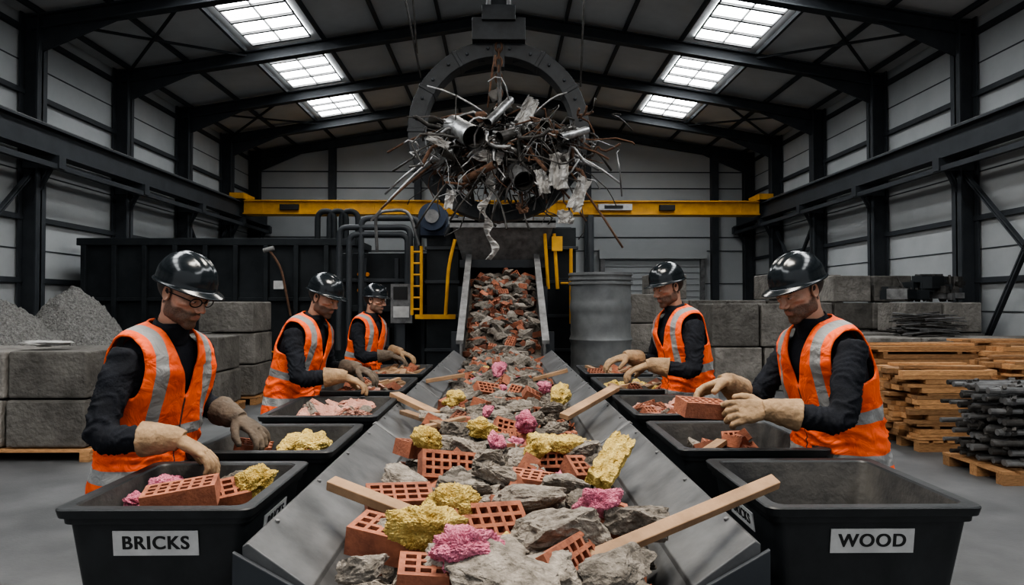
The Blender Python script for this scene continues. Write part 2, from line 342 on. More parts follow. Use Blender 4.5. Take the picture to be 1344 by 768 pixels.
def worker(name,loc,yaw,lean,hands,head_pitch,head_yaw,scale=1.0,gm=('glove','glove'),glasses=False,roll=0):
    G=group(name,loc,yaw); inv=(Matrix.Translation(loc)@Euler((0,0,yaw)).to_matrix().to_4x4()).inverted()
    S=scale; lo3=Vector(loc)
    def spine(s):
        y=z=0; n=12; ds=s/n
        for i in range(n):
            a=lean*min(1,max(.15,((i+.5)*ds)/.40)); y+=math.sin(a)*ds; z+=math.cos(a)*ds
        return y,z,lean*min(1,max(.15,s/.40))
    cache={}
    def pose(p):
        x,y,z=p; s=z-.93
        if s<=0: return Vector((x,y,z))*S
        k=round(s,4)
        if k not in cache: cache[k]=spine(s)
        sy,sz,a=cache[k]; a2=a*min(1,s/.1)
        return Vector((x,sy+y*math.cos(a2),.93+sz-y*math.sin(a2)))*S
    b=MB()
    def ringmesh(TB,zs_,n=40,ex=2.4):
        V=[];rest=[]
        for z in zs_:
            wx,wy,oy=tor(z,TB)
            for i in range(n):
                a=2*math.pi*i/n; c_,s_=math.cos(a),math.sin(a); q=2/ex
                x=wx*abs(c_)**q*(1 if c_>=0 else -1); y=oy+wy*abs(s_)**q*(1 if s_>=0 else -1)
                rest.append((x,y,z)); V.append(pose((x,y,z)))
        F=[(j*n+i,j*n+(i+1)%n,(j+1)*n+(i+1)%n,(j+1)*n+i) for j in range(len(zs_)-1) for i in range(n)]
        return V,F,rest
    zl=list(np.arange(.80,1.535,.03))+[1.535]
    V,F,_=ringmesh(TOR,zl,28); n=28; F=F+[tuple(range(n))[::-1],tuple((len(zl)-1)*n+k for k in range(n))]
    b.add([tuple(v) for v in V],F,'shirt')
    for sx in(-1,1):
        hip=Vector((sx*.088,-.005,.88)); kn=Vector((sx*.10,.03,.50)); an=Vector((sx*.105,-.01,.10))
        pts=[hip,hip*.6+kn*.4+Vector((0,.01,0)),kn,kn*.6+an*.4+Vector((0,-.015,0)),an]
        v,f=tube_vf([p*S for p in pts],[.098*S,.088*S,.066*S,.062*S,.052*S],20,round_=True); b.add(v,f,'shirt')
        v,f=tube_vf([Vector((sx*.105,-.035,.05))*S,Vector((sx*.11,.06,.045))*S,Vector((sx*.115,.15,.035))*S],[.05*S,.047*S,.035*S],16,round_=True); b.add(v,f,'shirt')
    hinfo=[]
    for (sx,(tgt,fd,pn,curl)),m in zip(((1,hands[0]),(-1,hands[1])),gm):
        sh=pose((sx*.180,-.005,1.398)); fd_l=(inv.to_3x3()@Vector(fd)).normalized(); tl=inv@Vector(tgt)-fd_l*.09*S
        dvec=tl-sh; L_=dvec.length; l1,l2=.300*S,.270*S; Lc=min(L_,(l1+l2)*.995); aa=(l1*l1-l2*l2+Lc*Lc)/(2*Lc); h=math.sqrt(max(0,l1*l1-aa*aa)); dr=dvec.normalized()
        pole=Vector((sx*.55,-.35,-1)); pole=(pole-dr*pole.dot(dr)).normalized(); el=sh+dr*aa+pole*h; wr=sh+dr*Lc; fo=(wr-el).normalized()
        inn=pose((sx*.12,-.008,1.385))
        pts=[inn,sh,sh.lerp(el,.35),sh.lerp(el,.7),el-(el-sh).normalized()*.02,el+fo*.03,el.lerp(wr,.5),wr-fo*.055*S]
        v,f=tube_vf(pts,[r*S for r in(.045,.062,.060,.056,.054,.053,.046,.036)],20,round_=True); b.add(v,f,'shirt')
        hinfo.append((sx,wr,fd_l,(inv.to_3x3()@Vector(pn)).normalized(),curl,m,fo,sh.copy(),el.copy()))
    o=b.make('body',G,world=False)
    bake(o,[('REMESH',dict(mode='VOXEL',voxel_size=.008)),('SMOOTH',dict(factor=.5,iterations=6))])
    me=o.data; me.materials.clear()
    for k in('shirt','pants','boot'): me.materials.append(M[k])
    def fold(c_):
        amp=0
        if c_.z>.9*S:
            for hi in hinfo:
                for A,B in((hi[7],hi[8]),(hi[8],hi[1])):
                    ab=B-A; t=(c_-A).dot(ab)/ab.length_squared
                    if -.1<t<1.1 and (c_-A-ab*t).length<.085*S and (c_-hi[1]).length>.10*S:
                        al=(c_-A).length; de=min(1,(c_-hi[8]).length/.24)
                        ph=al*95+noise.noise(c_*8+lo3)*10; cr=(1-abs(math.sin(ph)))**1.5-.4
                        amp=cr*.011*(1-de*.6)
        return noise.noise(Vector((c_.x*10,c_.y*10,c_.z*20)))*.007+noise.noise(c_*4)*.006+amp
    displace(me,fold)
    me.polygons.foreach_set('material_index',[0 if p.center.z>.93*S or abs(p.center.x)>.21 else (1 if p.center.z>.11 else 2) for p in me.polygons]); me.shade_smooth()
    zl=list(np.arange(.855,1.521,.0085)); n=150; V,F,rest=ringmesh(TORV,zl,n)
    keep=[]
    for f in F:
        x,y,z=(sum(rest[k][i] for k in f)*.25 for i in range(3)); ax=abs(x)
        if y>-.012 and ax<max(0,(z-1.27))*.30: continue
        if z>1.26 and ax>.180-.012*math.sin(min(1,(z-1.26)/.1)*math.pi*.5): continue
        keep.append(f)
    me=bpy.data.meshes.new('vest'); VV=[]
    for v,r_ in zip(V,rest):
        x,y,z=r_
        fade=.25 if z>1.40 else 1
        ang=math.atan2(y,x)
        w=noise.noise(Vector((x*7,y*7,z*2.5))+lo3)*.022+noise.noise(Vector((x*16,y*16,z*9))+lo3)*.012
        cr=(1-abs(math.sin(z*52+ang*2.2+noise.noise(Vector((x*6,y*6,z*6))+lo3)*6)))**2*.012*math.exp(-((z-1.06)/.09)**2)
        d=Vector((x,y,0)).normalized(); VV.append(v+d*((w+cr)*fade+max(0,1.02-z)*.10)*S)
    me.from_pydata([tuple(v) for v in VV],[],keep)
    uv=me.uv_layers.new(name='UVMap'); ra=np.array(rest)[:,[0,2]]; li=np.zeros(len(me.loops),dtype=np.int32); me.loops.foreach_get('vertex_index',li); uv.data.foreach_set('uv',ra[li].ravel())
    bm=bmesh.new(); bm.from_mesh(me); bmesh.ops.delete(bm,geom=[v for v in bm.verts if not v.link_faces],context='VERTS')
    bnd=[(v,[e for e in v.link_edges if e.is_boundary]) for v in bm.verts if v.is_boundary]
    for it in range(14):
        new=[(v,v.co*.4+(be[0].other_vert(v).co+be[1].other_vert(v).co)*.3) for v,be in bnd if len(be)==2]
        for v,c_ in new: v.co=c_
    bmesh.ops.recalc_face_normals(bm,faces=bm.faces[:]); bm.to_mesh(me); bm.free()
    me.materials.append(M['vest']); me.shade_smooth(); o=bpy.data.objects.new('hi_vis_vest',me); COL.objects.link(o); adopt(o,G,False)
    md=o.modifiers.new('s','SOLIDIFY'); md.thickness=.007; md.offset=0
    nb=pose((0,-.01,1.50)); sa=spine(.57)[2]
    Rm=Euler((0,0,head_yaw)).to_matrix()@Euler((-head_pitch,roll,0)).to_matrix(); Rh=Euler((-(head_pitch*.35+sa*.65),0,0)).to_matrix()
    ho=nb+Rh@Vector((0,.012,.158))*S; HM=Matrix.Translation(ho)@Rm.to_4x4()@Matrix.Diagonal((S,S,S,1))
    h=bpy.data.objects.new('head',HEAD); COL.objects.link(h); h.parent=G; h.matrix_basis=HM
    b=MB(); v,f=tube_vf([nb-Rh@Vector((0,.0,.04)),nb.lerp(ho,.4),HM@Vector((0,-.015,-.05)),HM@Vector((0,-.01,0))],[.058*S,.054*S,.054*S,.05*S],24); b.add(v,f,'neckskin')
    for s in(-1,1): b.add(*ear_vf(s),'neckskin',None,HM)
    b.make('neck_and_ears',G,smooth=True,world=False)
    b=MB(); cv,cf=tube_vf([nb-Rh@Vector((0,0,.03)),nb+Rh@Vector((0,.002,.005)),nb+Rh@Vector((0,.006,.03)),nb+Rh@Vector((0,.006,.03))],[.074*S,.068*S,.064*S,.058*S],28,cap=False); b.add(cv,cf,'shirt'); b.make('collar',G,smooth=True,world=False)
    b=MB(); b.add(HV,HF,'helmet',None,HM@Matrix.Translation((0,-.008,.056))@Euler((.09,0,0)).to_matrix().to_4x4()); b.make('hard_hat',G,smooth=True,world=False)
    if glasses:
        b=MB()
        for s in(-1,1):
            pts=[HM@Vector((s*.033+math.cos(a)*.025,.102-abs(math.cos(a)*s+1)*.004,.000+math.sin(a)*.017)) for a in np.linspace(0,6.283,20)]
            b.tube(pts,.0024,'ink',6,cap=False); b.tube([HM@Vector((s*.056,.093,.006)),HM@Vector((s*.078,.04,.008)),HM@Vector((s*.082,-.01,.004))],.0026,'ink',6)
        b.tube([HM@Vector((-.009,.106,.004)),HM@Vector((.009,.106,.004))],.0024,'ink',6); b.make('safety_glasses',G,smooth=True,world=False)
    for sx,wr,fd,pn,curl,m,fore,_a,_b in hinfo:
        Y=fd; Z=-(pn-Y*pn.dot(Y)).normalized(); X=Y.cross(Z); HMx=Matrix(((X.x,Y.x,Z.x,wr.x),(X.y,Y.y,Z.y,wr.y),(X.z,Y.z,Z.z,wr.z),(0,0,0,1)))@Matrix.Diagonal((S*1.08,S*1.08,S*1.08,1))
        t=-sx; b=MB(); V=[];secs=[(-.012,.030,.022),(.01,.033,.021),(.035,.040,.021),(.065,.045,.019),(.088,.045,.017),(.103,.042,.013)]; n=20
        for y,wx,wz in secs:
            for i in range(n):
                a=2*math.pi*i/n; c_,s_=math.cos(a),math.sin(a); V.append((wx*abs(c_)**.75*(1 if c_>=0 else -1),y,wz*abs(s_)**.8*(1 if s_>=0 else -1)))
        F=[(j*n+i,j*n+(i+1)%n,(j+1)*n+(i+1)%n,(j+1)*n+i) for j in range(5) for i in range(n)]+[tuple(range(n))[::-1],tuple(5*n+k for k in range(n))]
        b.add(V,F,m,None,HMx); mir=1 if t<0 else -1
        for k,(fx,fl,fr,sp) in enumerate(((-.034,.076,.0118,-.13),(-.0115,.086,.012,-.03),(.0115,.080,.0115,.05),(.0335,.062,.0105,.16))):
            base=Vector((fx*mir,.078,0)); spx=sp*mir; cu=curl*(1+.12*k)+R.uniform(-.08,.08); pts=[base.copy()]; p=Vector((base.x+spx*.02,.104,-.001)); pts.append(p.copy()); ang=cu*.55
            for seg in (.45,.31,.24):
                d=Vector((math.sin(spx)*math.cos(ang),math.cos(ang)*math.cos(spx),-math.sin(ang))); p=p+d*fl*seg; pts.append(p.copy()); ang+=cu*.75
            v,f=tube_vf(pts,[fr*1.02,fr*1.08,fr*1.04,fr,fr*.86],12,round_=True); b.add(v,f,m,None,HMx)
        tb=Vector((t*.026,.022,-.006)); d1=Vector((t*.72,.62,-.30)).normalized(); d2=Vector((t*.42,.80,-.42)).normalized(); d3=Vector((t*.12,.86,-.5)).normalized()
        pts=[tb,tb+d1*.040,tb+d1*.040+d2*.034,tb+d1*.040+d2*.034+d3*.026]; v,f=tube_vf(pts,[.018,.0165,.0145,.012],12,round_=True); b.add(v,f,m,None,HMx)
        c0=wr-fore*.115*S; v,f=tube_vf([c0,c0+fore*.015*S,wr-fore*.035*S,wr-fore*.005*S,wr+fd*.02*S],[.064*S,.061*S,.050*S,.043*S,.038*S],24); b.add(v,f,m)
        o=b.make('glove',G,world=False); bake(o,[('REMESH',dict(mode='VOXEL',voxel_size=.0034)),('SMOOTH',dict(factor=.5,iterations=2))]); me=o.data
        displace(me,lambda c:noise.noise(c*40)*.0026+noise.noise(c*90)*.001); me.materials.clear(); me.materials.append(M[m]); me.shade_smooth()
    return G
down=(0,0,-1); d2r=math.radians
worker('worker',(-1.45,2.80,0),d2r(-110),d2r(20),(((-1.10,2.50,1.10),(.75,.1,-.45),(-.2,-.1,-1),.55),((-1.07,2.95,1.10),(.8,-.25,-.4),down,.6)),d2r(24),d2r(0),1.03,('glove','dglove'),True)
worker('worker',(-1.44,4.72,0),d2r(-106),d2r(25),(((-.95,4.46,1.13),(.8,.1,-.35),down,.5),((-.95,4.85,1.15),(.8,-.2,-.3),down,.6)),d2r(23),d2r(-4),1.04,('glove','dglove'))
worker('worker',(-1.38,6.75,0),d2r(-115),d2r(16),(((-.98,6.5,1.12),(.8,.1,-.3),down,.5),((-.95,6.9,1.12),(.8,-.2,-.3),down,.5)),d2r(10),d2r(8),1.02,('dglove','glove'))
worker('worker',(1.47,2.98,0),d2r(104),d2r(20),(((.90,3.0,1.26),(-.85,-.15,-.25),(.0,-.5,-.8),.6),((.97,2.74,1.20),(-.85,.15,-.1),(-.1,.9,-.5),.8)),d2r(24),d2r(6),1.04)
worker('worker',(1.30,4.78,0),d2r(108),d2r(16),(((.80,4.85,1.24),(-.85,-.2,-.2),down,.55),((.89,4.55,1.20),(-.85,.1,-.3),down,.5)),d2r(18),d2r(4),1.07)

# ------------------------------------------------------------------ building shell
WX=9.2; Y0=-6; Y1=25; EZ=7.2; RZ=8.7
roofz=lambda x: RZ-(RZ-EZ)*abs(x)/WX
b=MB(); b.bx(-WX-.3,WX+.3,Y0,Y1+.3,-.2,0,'floor'); b.make('floor')
for nm,sx in(('wall_left',-1),('wall_right',1)):
    b=MB(); b.bx(sx*WX,sx*(WX+.15),Y0,Y1,0,EZ,'wall2')
    for z in (.9,2.1,3.3,5.7,6.9): b.bx(sx*(WX-.09),sx*WX,Y0,Y1,z-.05,z+.05,'steel')
    for z in (1.5,2.7,4.2,6.3): b.bx(sx*(WX-.012),sx*WX,Y0,Y1,z-.012,z+.012,'steel')
    b.make(nm)
b=MB(); b.add([(-WX,Y1,0),(WX,Y1,0),(WX,Y1,EZ),(0,Y1,RZ),(-WX,Y1,EZ),(-WX,Y1+.15,0),(WX,Y1+.15,0),(WX,Y1+.15,EZ),(0,Y1+.15,RZ),(-WX,Y1+.15,EZ)],
   [(0,1,2,3,4),(9,8,7,6,5),(0,5,6,1),(1,6,7,2),(2,7,8,3),(3,8,9,4),(4,9,5,0)],'wall')
b.make('wall_back')
b=MB()
for z in (1.2,2.4,3.6,4.1,5.9,6.5): b.bx(-WX,WX,Y1-.03,Y1,z-.018,z+.018,'steel')
for x in (-6.2,-3.1,0,3.1,7.75): b.bx(x-.12,x+.12,Y1-.28,Y1,0,roofz(x)-.1,'steel')
b.make('trim_gable_posts')
b=MB()
for sx in(-1,1):
    v=[(0,Y0,RZ),(sx*(WX+.3),Y0,roofz(WX+.3)),(sx*(WX+.3),Y1+.2,roofz(WX+.3)),(0,Y1+.2,RZ)]
    v+=[(x,y,z+.12) for x,y,z in v]
    b.add(v,[(0,1,2,3),(7,6,5,4),(0,4,5,1),(1,5,6,2),(2,6,7,3),(3,7,4,0)],'roof')
b.make('ceiling')
bays=[-5.6,-2.5,.6,3.7,6.9,10.0,13.1,16.2,19.3,22.3,24.8]
b=MB()
def hbeam_between(b,p,q,w,h,mat='steel'):
    p=Vector(p);q=Vector(q);d=q-p;L_=d.length;mid=(p+q)/2
    rot=d.to_track_quat('X','Z').to_matrix()
    b.box(mid+rot@Vector((0,0,h/2-.015)),(L_,w,.03),mat,rot.to_4x4()); b.box(mid-rot@Vector((0,0,h/2-.015)),(L_,w,.03),mat,rot.to_4x4()); b.box(mid,(L_,.03,h),mat,rot.to_4x4())
for y in bays:
    for sx in(-1,1):
        x=sx*(WX-.22)
        b.bx(x-.18,x-.15,y-.14,y+.14,0,EZ,'steel'); b.bx(x+.15,x+.18,y-.14,y+.14,0,EZ,'steel'); b.bx(x-.18,x+.18,y-.02,y+.02,0,EZ,'steel')
        hbeam_between(b,(sx*(WX-.2),y,EZ-.2),(0,y,RZ-.22),.22,.28)
        b.add([(sx*(WX-.35),y-.02,EZ-.3),(sx*(WX-1.9),y-.02,EZ-.08),(sx*(WX-.35),y-.02,EZ-.75),(sx*(WX-.35),y+.02,EZ-.3),(sx*(WX-1.9),y+.02,EZ-.08),(sx*(WX-.35),y+.02,EZ-.75)],[(0,1,2),(5,4,3),(0,3,4,1),(1,4,5,2),(2,5,3,0)],'steel')
b.make('trim_portal_frames')
b=MB()
for sx in(-1,1):
    for x in (1.5,2.9,4.25,6.1,7.5,8.8):
        z=roofz(x)-.05; b.bx(sx*x-.035,sx*x+.035,Y0,Y1,z-.06,z+.04,'steel')
    for i in range(len(bays)-1):
        if i%2==0: hbeam_between(b,(sx*8.9,bays[i],EZ-.12),(sx*6.1,bays[i+1],roofz(6.1)-.16),.05,.05); hbeam_between(b,(sx*6.1,bays[i],roofz(6.1)-.16),(sx*8.9,bays[i+1],EZ-.12),.05,.05)
b.make('trim_roof_purlins')
k=1
for i in range(len(bays)-2):
    for sx in(-1,1):
        y0=bays[i]+.3;y1=bays[i+1]-.3; b=MB()
        xa,xb=4.5,5.85
        v=[(sx*xa,y0,roofz(xa)-.03),(sx*xb,y0,roofz(xb)-.03),(sx*xb,y1,roofz(xb)-.03),(sx*xa,y1,roofz(xa)-.03)]
        v+=[(x,y,z+.025) for x,y,z in v]
        b.add(v,[(3,2,1,0),(4,5,6,7),(0,1,5,4),(1,2,6,5),(2,3,7,6),(3,0,4,7)],'lamp')
        for t in (0,.25,.5,.75,1):
            y=y0+(y1-y0)*t; hbeam_between(b,(sx*xa,y,roofz(xa)-.06),(sx*xb,y,roofz(xb)-.06),.08,.05,'steel3')
        for x in (xa,(xa+xb)/2,xb): b.bx(sx*x-.015,sx*x+.015,y0,y1,roofz(x)-.075,roofz(x)-.035,'steel3')
        b.make('window_%d'%k); k+=1
for nm,sx in(('trim_crane_runway_left',-1),('trim_crane_runway_right',1)):
    b=MB(); x=sx*8.6
    b.bx(x-.15,x+.15,Y0,Y1-.1,4.94,4.98,'steel'); b.bx(x-.15,x+.15,Y0,Y1-.1,4.46,4.5,'steel'); b.bx(x-.03,x+.03,Y0,Y1-.1,4.5,4.94,'steel')
    b.bx(x-.04,x+.04,Y0,Y1-.1,4.98,5.04,'steel3')
    b.bx(x-sx*.12-.05,x-sx*.12+.05,Y0,Y1-.1,4.2,4.3,'steel')
    for y in bays:
        b.bx(min(x-sx*.2,sx*9.1),max(x-sx*.2,sx*9.1),y-.1,y+.1,4.22,4.46,'steel'); 
        hbeam_between(b,(sx*8.62,y,4.25),(sx*8.95,y,3.6),.06,.08)
    for i in range(4,len(bays)-1):
        ym=(bays[i]+bays[i+1])/2
        if i in (5,8): 
            hbeam_between(b,(sx*8.95,bays[i],4.2),(sx*8.95,ym,2.6),.08,.08); hbeam_between(b,(sx*8.95,bays[i+1],4.2),(sx*8.95,ym,2.6),.08,.08)
            hbeam_between(b,(sx*8.95,ym,2.6),(sx*8.95,bays[i]+.1,.2),.08,.08); hbeam_between(b,(sx*8.95,ym,2.6),(sx*8.95,bays[i+1]-.1,.2),.08,.08)
    b.make(nm)
g=group('overhead_bridge_crane',(0,22.4,5)); b=MB(); b.bx(-8.4,8.4,22.2,22.6,4.60,4.98,'yellow'); b.bx(-8.4,8.4,22.1,22.7,4.98,5.02,'yellow'); b.bx(-8.4,8.4,22.1,22.7,4.56,4.60,'yellow')
for x in np.linspace(-7.8,7.8,14): b.bx(x-.02,x+.02,22.17,22.2,4.60,4.98,'yellow')
b.make('girder',g)
b=MB()
for sx in(-1,1): b.bx(sx*8.3,sx*8.75,21.9,22.9,5.04,5.22,'yellow'); b.bx(sx*8.35,sx*8.7,21.95,22.2,5.0,5.06,'black')
b.make('end_carriages',g)
b=MB(); b.bx(3.1,4.2,22.05,22.18,4.7,4.9,'white'); b.bx(3.3,3.9,22.03,22.05,4.75,4.85,'ink'); b.bx(5.1,5.6,22.05,22.18,4.7,4.87,'ink'); b.bx(-7.2,-6.6,22.05,22.18,4.7,4.87,'ink'); b.make('rating_plates',g)
b=MB(); b.bx(3.7,7.2,24.86,24.94,0,3.3,'wall')
for z in np.arange(.15,3.3,.22): b.bx(3.75,7.15,24.83,24.87,z,z+.02,'silo')
b.bx(3.55,3.7,24.7,24.94,0,3.4,'steel3'); b.bx(7.2,7.35,24.7,24.94,0,3.4,'steel3'); b.bx(3.5,7.4,24.65,24.94,3.3,3.62,'wall'); b.make('door_1')

# ------------------------------------------------------------------ debris pieces
def rock_vf(seed,flat=1.0,lod=2):
    r=random.Random(seed); bm=bmesh.new()
    for i in range(13):
        p=[r.uniform(-1,1) for _ in range(3)]
        m=max(abs(c) for c in p); p=[c/m*r.uniform(.8,1) for c in p]
        bm.verts.new((p[0]*.5,p[1]*.5,p[2]*.5*flat))
    bmesh.ops.convex_hull(bm,input=bm.verts[:])
    for v in [v for v in bm.verts if not v.link_faces]: bm.verts.remove(v)
    if lod:
        bmesh.ops.dissolve_limit(bm,angle_limit=.3,verts=bm.verts[:],edges=bm.edges[:])
        bmesh.ops.bevel(bm,geom=bm.edges[:],offset=.02,segments=1,affect='EDGES',clamp_overlap=True)
        bmesh.ops.triangulate(bm,faces=bm.faces[:])
    if lod>1:
        for _ in range(3):
            bmesh.ops.subdivide_edges(bm,edges=[e for e in bm.edges if e.calc_length()>.07],cuts=1,use_grid_fill=True)
            bmesh.ops.triangulate(bm,faces=bm.faces[:])
    bmesh.ops.triangulate(bm,faces=bm.faces[:])
    off=Vector((seed*3.1,seed*1.7,0))
    if lod:
        for v in bm.verts:
            n=noise.noise(v.co*4+off)*.05+noise.noise(v.co*11+off)*.05+noise.noise(v.co*23+off)*.032
            v.co+=v.co.normalized()*n
    bmesh.ops.recalc_face_normals(bm,faces=bm.faces[:])
    bm.verts.index_update(); V=np.array([tuple(v.co) for v in bm.verts]); F=[tuple(v.index for v in f.verts) for f in bm.faces]; bm.free(); return V,F
FLT=[R.choice([.6,.75,.9,.55]) for i in range(14)]
ROCKS=[rock_vf(i,FLT[i],2) for i in range(14)]; ROCKM=[rock_vf(i,FLT[i],1) for i in range(14)]; ROCKL=[rock_vf(i,FLT[i],0) for i in range(14)]
def fluff_vf(seed,sub=5,sq=(1,.8,.7)):
    bm=bmesh.new(); bmesh.ops.create_icosphere(bm,subdivisions=sub,radius=.5)
    o=Vector((seed*5.3,seed*2.2,1))
    for v in bm.verts:
        n=v.co.normalized(); d=noise.noise(n*1.3+o)*.22+noise.noise(n*3+o)*.09-abs(noise.noise(n*8+o))*.06+noise.noise(n*20+o)*.035+noise.noise(n*42+o)*.028
        v.co=n*(.46+d)
        v.co=Vector((v.co.x*sq[0],v.co.y*sq[1],v.co.z*sq[2]))
    V=np.array([tuple(v.co) for v in bm.verts]); F=[tuple(v.index for v in f.verts) for f in bm.faces]; bm.free(); return V,F
FL=[fluff_vf(i,7) for i in range(5)]; FLS=[fluff_vf(i+9,5) for i in range(4)]
def slab_vf(seed):
    bm=bmesh.new(); bmesh.ops.create_cube(bm,size=1); bmesh.ops.subdivide_edges(bm,edges=bm.edges[:],cuts=26,use_grid_fill=True)
    o=Vector((seed*5.3,seed*2.2,1))
    for v in bm.verts:
        w=Vector((v.co.x*5,v.co.y*3,v.co.z))
        v.co+=Vector((noise.noise(w*1.5+o)*.05,noise.noise(w*2+o*2)*.12,noise.noise(w*1.5-o)*.3+noise.noise(w*6)*.2))
    V=np.array([tuple(v.co) for v in bm.verts]); F=[tuple(v.index for v in f.verts) for f in bm.faces]; bm.free(); return V,F
SL=[slab_vf(1),slab_vf(2)]
def brick_vf(nx=6,ny=3,broken=0,seed=0):
    L_,W_,H_=.215,.105,.068
    def cuts(n,Ln,wall,web):
        h=(Ln-2*wall-(n-1)*web)/n; xs=[-Ln/2]; x=-Ln/2+wall
        for i in range(n): xs+=[x,x+h]; x+=h+web
        xs.append(Ln/2); return xs
    X=cuts(nx,L_,.014,.010); Y=cuts(ny,W_,.014,.011)
    ni=len(X)-1; nj=len(Y)-1
    lim=ni if not broken else broken
    V=[];F=[];idx={}
    def vid(i,j,t):
        k=(i,j,t)
        if k not in idx:
            x=X[i]
            if broken and i==lim: x+=(((j*37+seed*13+t*7)%10)-5)*.003
            idx[k]=len(V); V.append((x,Y[j],(H_/2 if t else -H_/2)))
        return idx[k]
    hole=lambda i,j:i%2==1 and j%2==1
    solid=lambda i,j:0<=i<lim and 0<=j<nj and not hole(i,j)
    for i in range(lim):
        for j in range(nj):
            if not solid(i,j): continue
            F.append((vid(i,j,1),vid(i+1,j,1),vid(i+1,j+1,1),vid(i,j+1,1))); F.append((vid(i,j+1,0),vid(i+1,j+1,0),vid(i+1,j,0),vid(i,j,0)))
            for (di,dj,a,c) in ((-1,0,(i,j+1),(i,j)),(1,0,(i+1,j),(i+1,j+1)),(0,-1,(i,j),(i+1,j)),(0,1,(i+1,j+1),(i,j+1))):
                if not solid(i+di,j+dj): F.append((vid(*a,0),vid(*c,0),vid(*c,1),vid(*a,1)))
    V=np.array(V); V[:,0]-=(V[:,0].max()+V[:,0].min())/2
    return V,F
BR=[brick_vf(),brick_vf(5,3),brick_vf(6,3,9,1),brick_vf(6,3,7,2),brick_vf(6,3,5,3)]
def T(loc,rot,s=1):
    if not hasattr(s,'__len__'): s=(s,s,s)
    return Matrix.Translation(loc)@Euler(rot).to_matrix().to_4x4()@Matrix.Diagonal((*s,1))
def rrot(flat=.5): return (R.uniform(-flat,flat),R.uniform(-flat,flat),R.uniform(0,6.28))
def put_rock(b,loc,s,rot=None,i=None,tint=None,mat='rock'):
    ms=max(s) if hasattr(s,'__len__') else s
    v,f=(ROCKS if ms>.11 and loc[1]<4.5 else (ROCKM if ms>.045 else ROCKL))[i if i is not None else R.randrange(14)]; b.add(v,f,mat,tint,T(loc,rot or rrot(),s))
def put_brick(b,loc,rot=None,s=1,i=None,tint=None): v,f=BR[i if i is not None else R.randrange(5)]; b.add(v,f,'brick',tint,T(loc,rot or rrot(1.2),s))
def put_fl(b,loc,s,mat,near=False,rot=None): 
    L_=FL if near else FLS; v,f=L_[R.randrange(len(L_))]; b.add(v,f,mat,None,T(loc,rot or rrot(.4),s))

ISL=.47
def belt_z(y): return .78 if y<9.25 else .78+(y-9.25)*ISL
def hw(y): return .40 if y<2.2 else (.40+(y-2.2)*.06 if y<3.4 else (.47 if y<9.1 else .52))
def surf(x,y):
    h=hw(y); e=max(0,1-(x/h)**2); return belt_z(y)+.03+.13*e**.7+.03*noise.noise(Vector((x*5,y*3,0)))
G=group('demolition_debris',(0,5,.9))
rocks=MB();bricks=MB();ins=MB()
nx,ny=24,300; V=[];F=[]
for j in range(ny):
    y=1.5+(11.95-1.5)*j/(ny-1)
    for i in range(nx):
        x=(-1+2*i/(nx-1))*(hw(y)+.02); z=surf(x*.98,y)-.035+.035*noise.noise(Vector((x*22,y*22,3)))
        if i in(0,nx-1): z=belt_z(y)+.004
        V.append((x,y,z))
for j in range(ny-1):
    for i in range(nx-1): a=j*nx+i; F.append((a,a+1,a+nx+1,a+nx))
bed=MB(); bed.add(V,F,'bedding'); bed.make('rubble_fines',G)
def scatter(n,ya,yb,big=1.0,lift=.02,wool=1,bs=1,pr=.66):
    for _ in range(n):
        y=R.uniform(ya,yb); h=hw(y)-.03; x=R.uniform(-1,1)*h; z=surf(x,y)
        u=R.random()
        if u<pr:
            s=R.uniform(.07,.17)*big; put_rock(rocks,(x,y,z+lift*R.random()+.01),(s*R.uniform(.9,1.5),s,s*R.uniform(.7,.95)))
        elif u<.93: put_brick(bricks,(x,y,z+lift*R.uniform(-.3,.9)),rrot(R.choice([.3,.9,1.6])),R.uniform(.75,.95)*bs)
        elif u<.965: put_rock(rocks,(x,y,z+.03),(.06,.045,.035))
        elif wool:
            if u<.986: put_fl(ins,(x*.8,y,z+.03),(R.uniform(.10,.17),R.uniform(.08,.12),.09),'yins')
            else: put_fl(ins,(x*.8,y,z+.04),(R.uniform(.08,.13),.08,.08),'pins')
scatter(230,1.5,3.2); scatter(450,3.0,9.3,1.12,.03); scatter(270,9.2,11.85,1.5,.05,0,1.35,.6)
for _ in range(2000):
    y=R.uniform(1.5,9); x=R.uniform(-1,1)*hw(y); s=R.uniform(.012,.04); u=R.random()
    put_rock(bricks,(x,y,surf(x,y)+.015),s,rrot(2),None,None,'brick' if u<.35 else 'rock')
def zs(px,py,dz=.05): 
    return at_z(px,py,.95+dz)
for px,py,i,rot,s in [(588,612,0,(1.05,.15,.35),1.05),(640,690,0,(.75,.1,.55),1.1),(522,708,0,(.1,.15,-.25),1.15),(712,600,1,(1.2,0,.1),.9),(545,588,2,(.1,.2,.9),1),(742,742,0,(1.0,0,1.0),1.05),(697,634,2,(.1,.1,-.2),1),
      (560,757,3,(.1,.1,.1),1.1),(525,655,1,(.35,.05,.3),1),(672,566,0,(1.0,.3,.2),.9),(632,530,2,(.3,.2,1.3),.9),(790,683,3,(.2,.1,-.6),1.2),(758,618,4,(.6,.1,.5),1),(568,555,3,(.5,.3,1.8),.95),(640,512,1,(.8,.2,.6),.95),(700,520,2,(.3,.5,.2),.95)]:
    put_brick(bricks,zs(px,py,.035),rot,s,i,R.uniform(.35,.9))
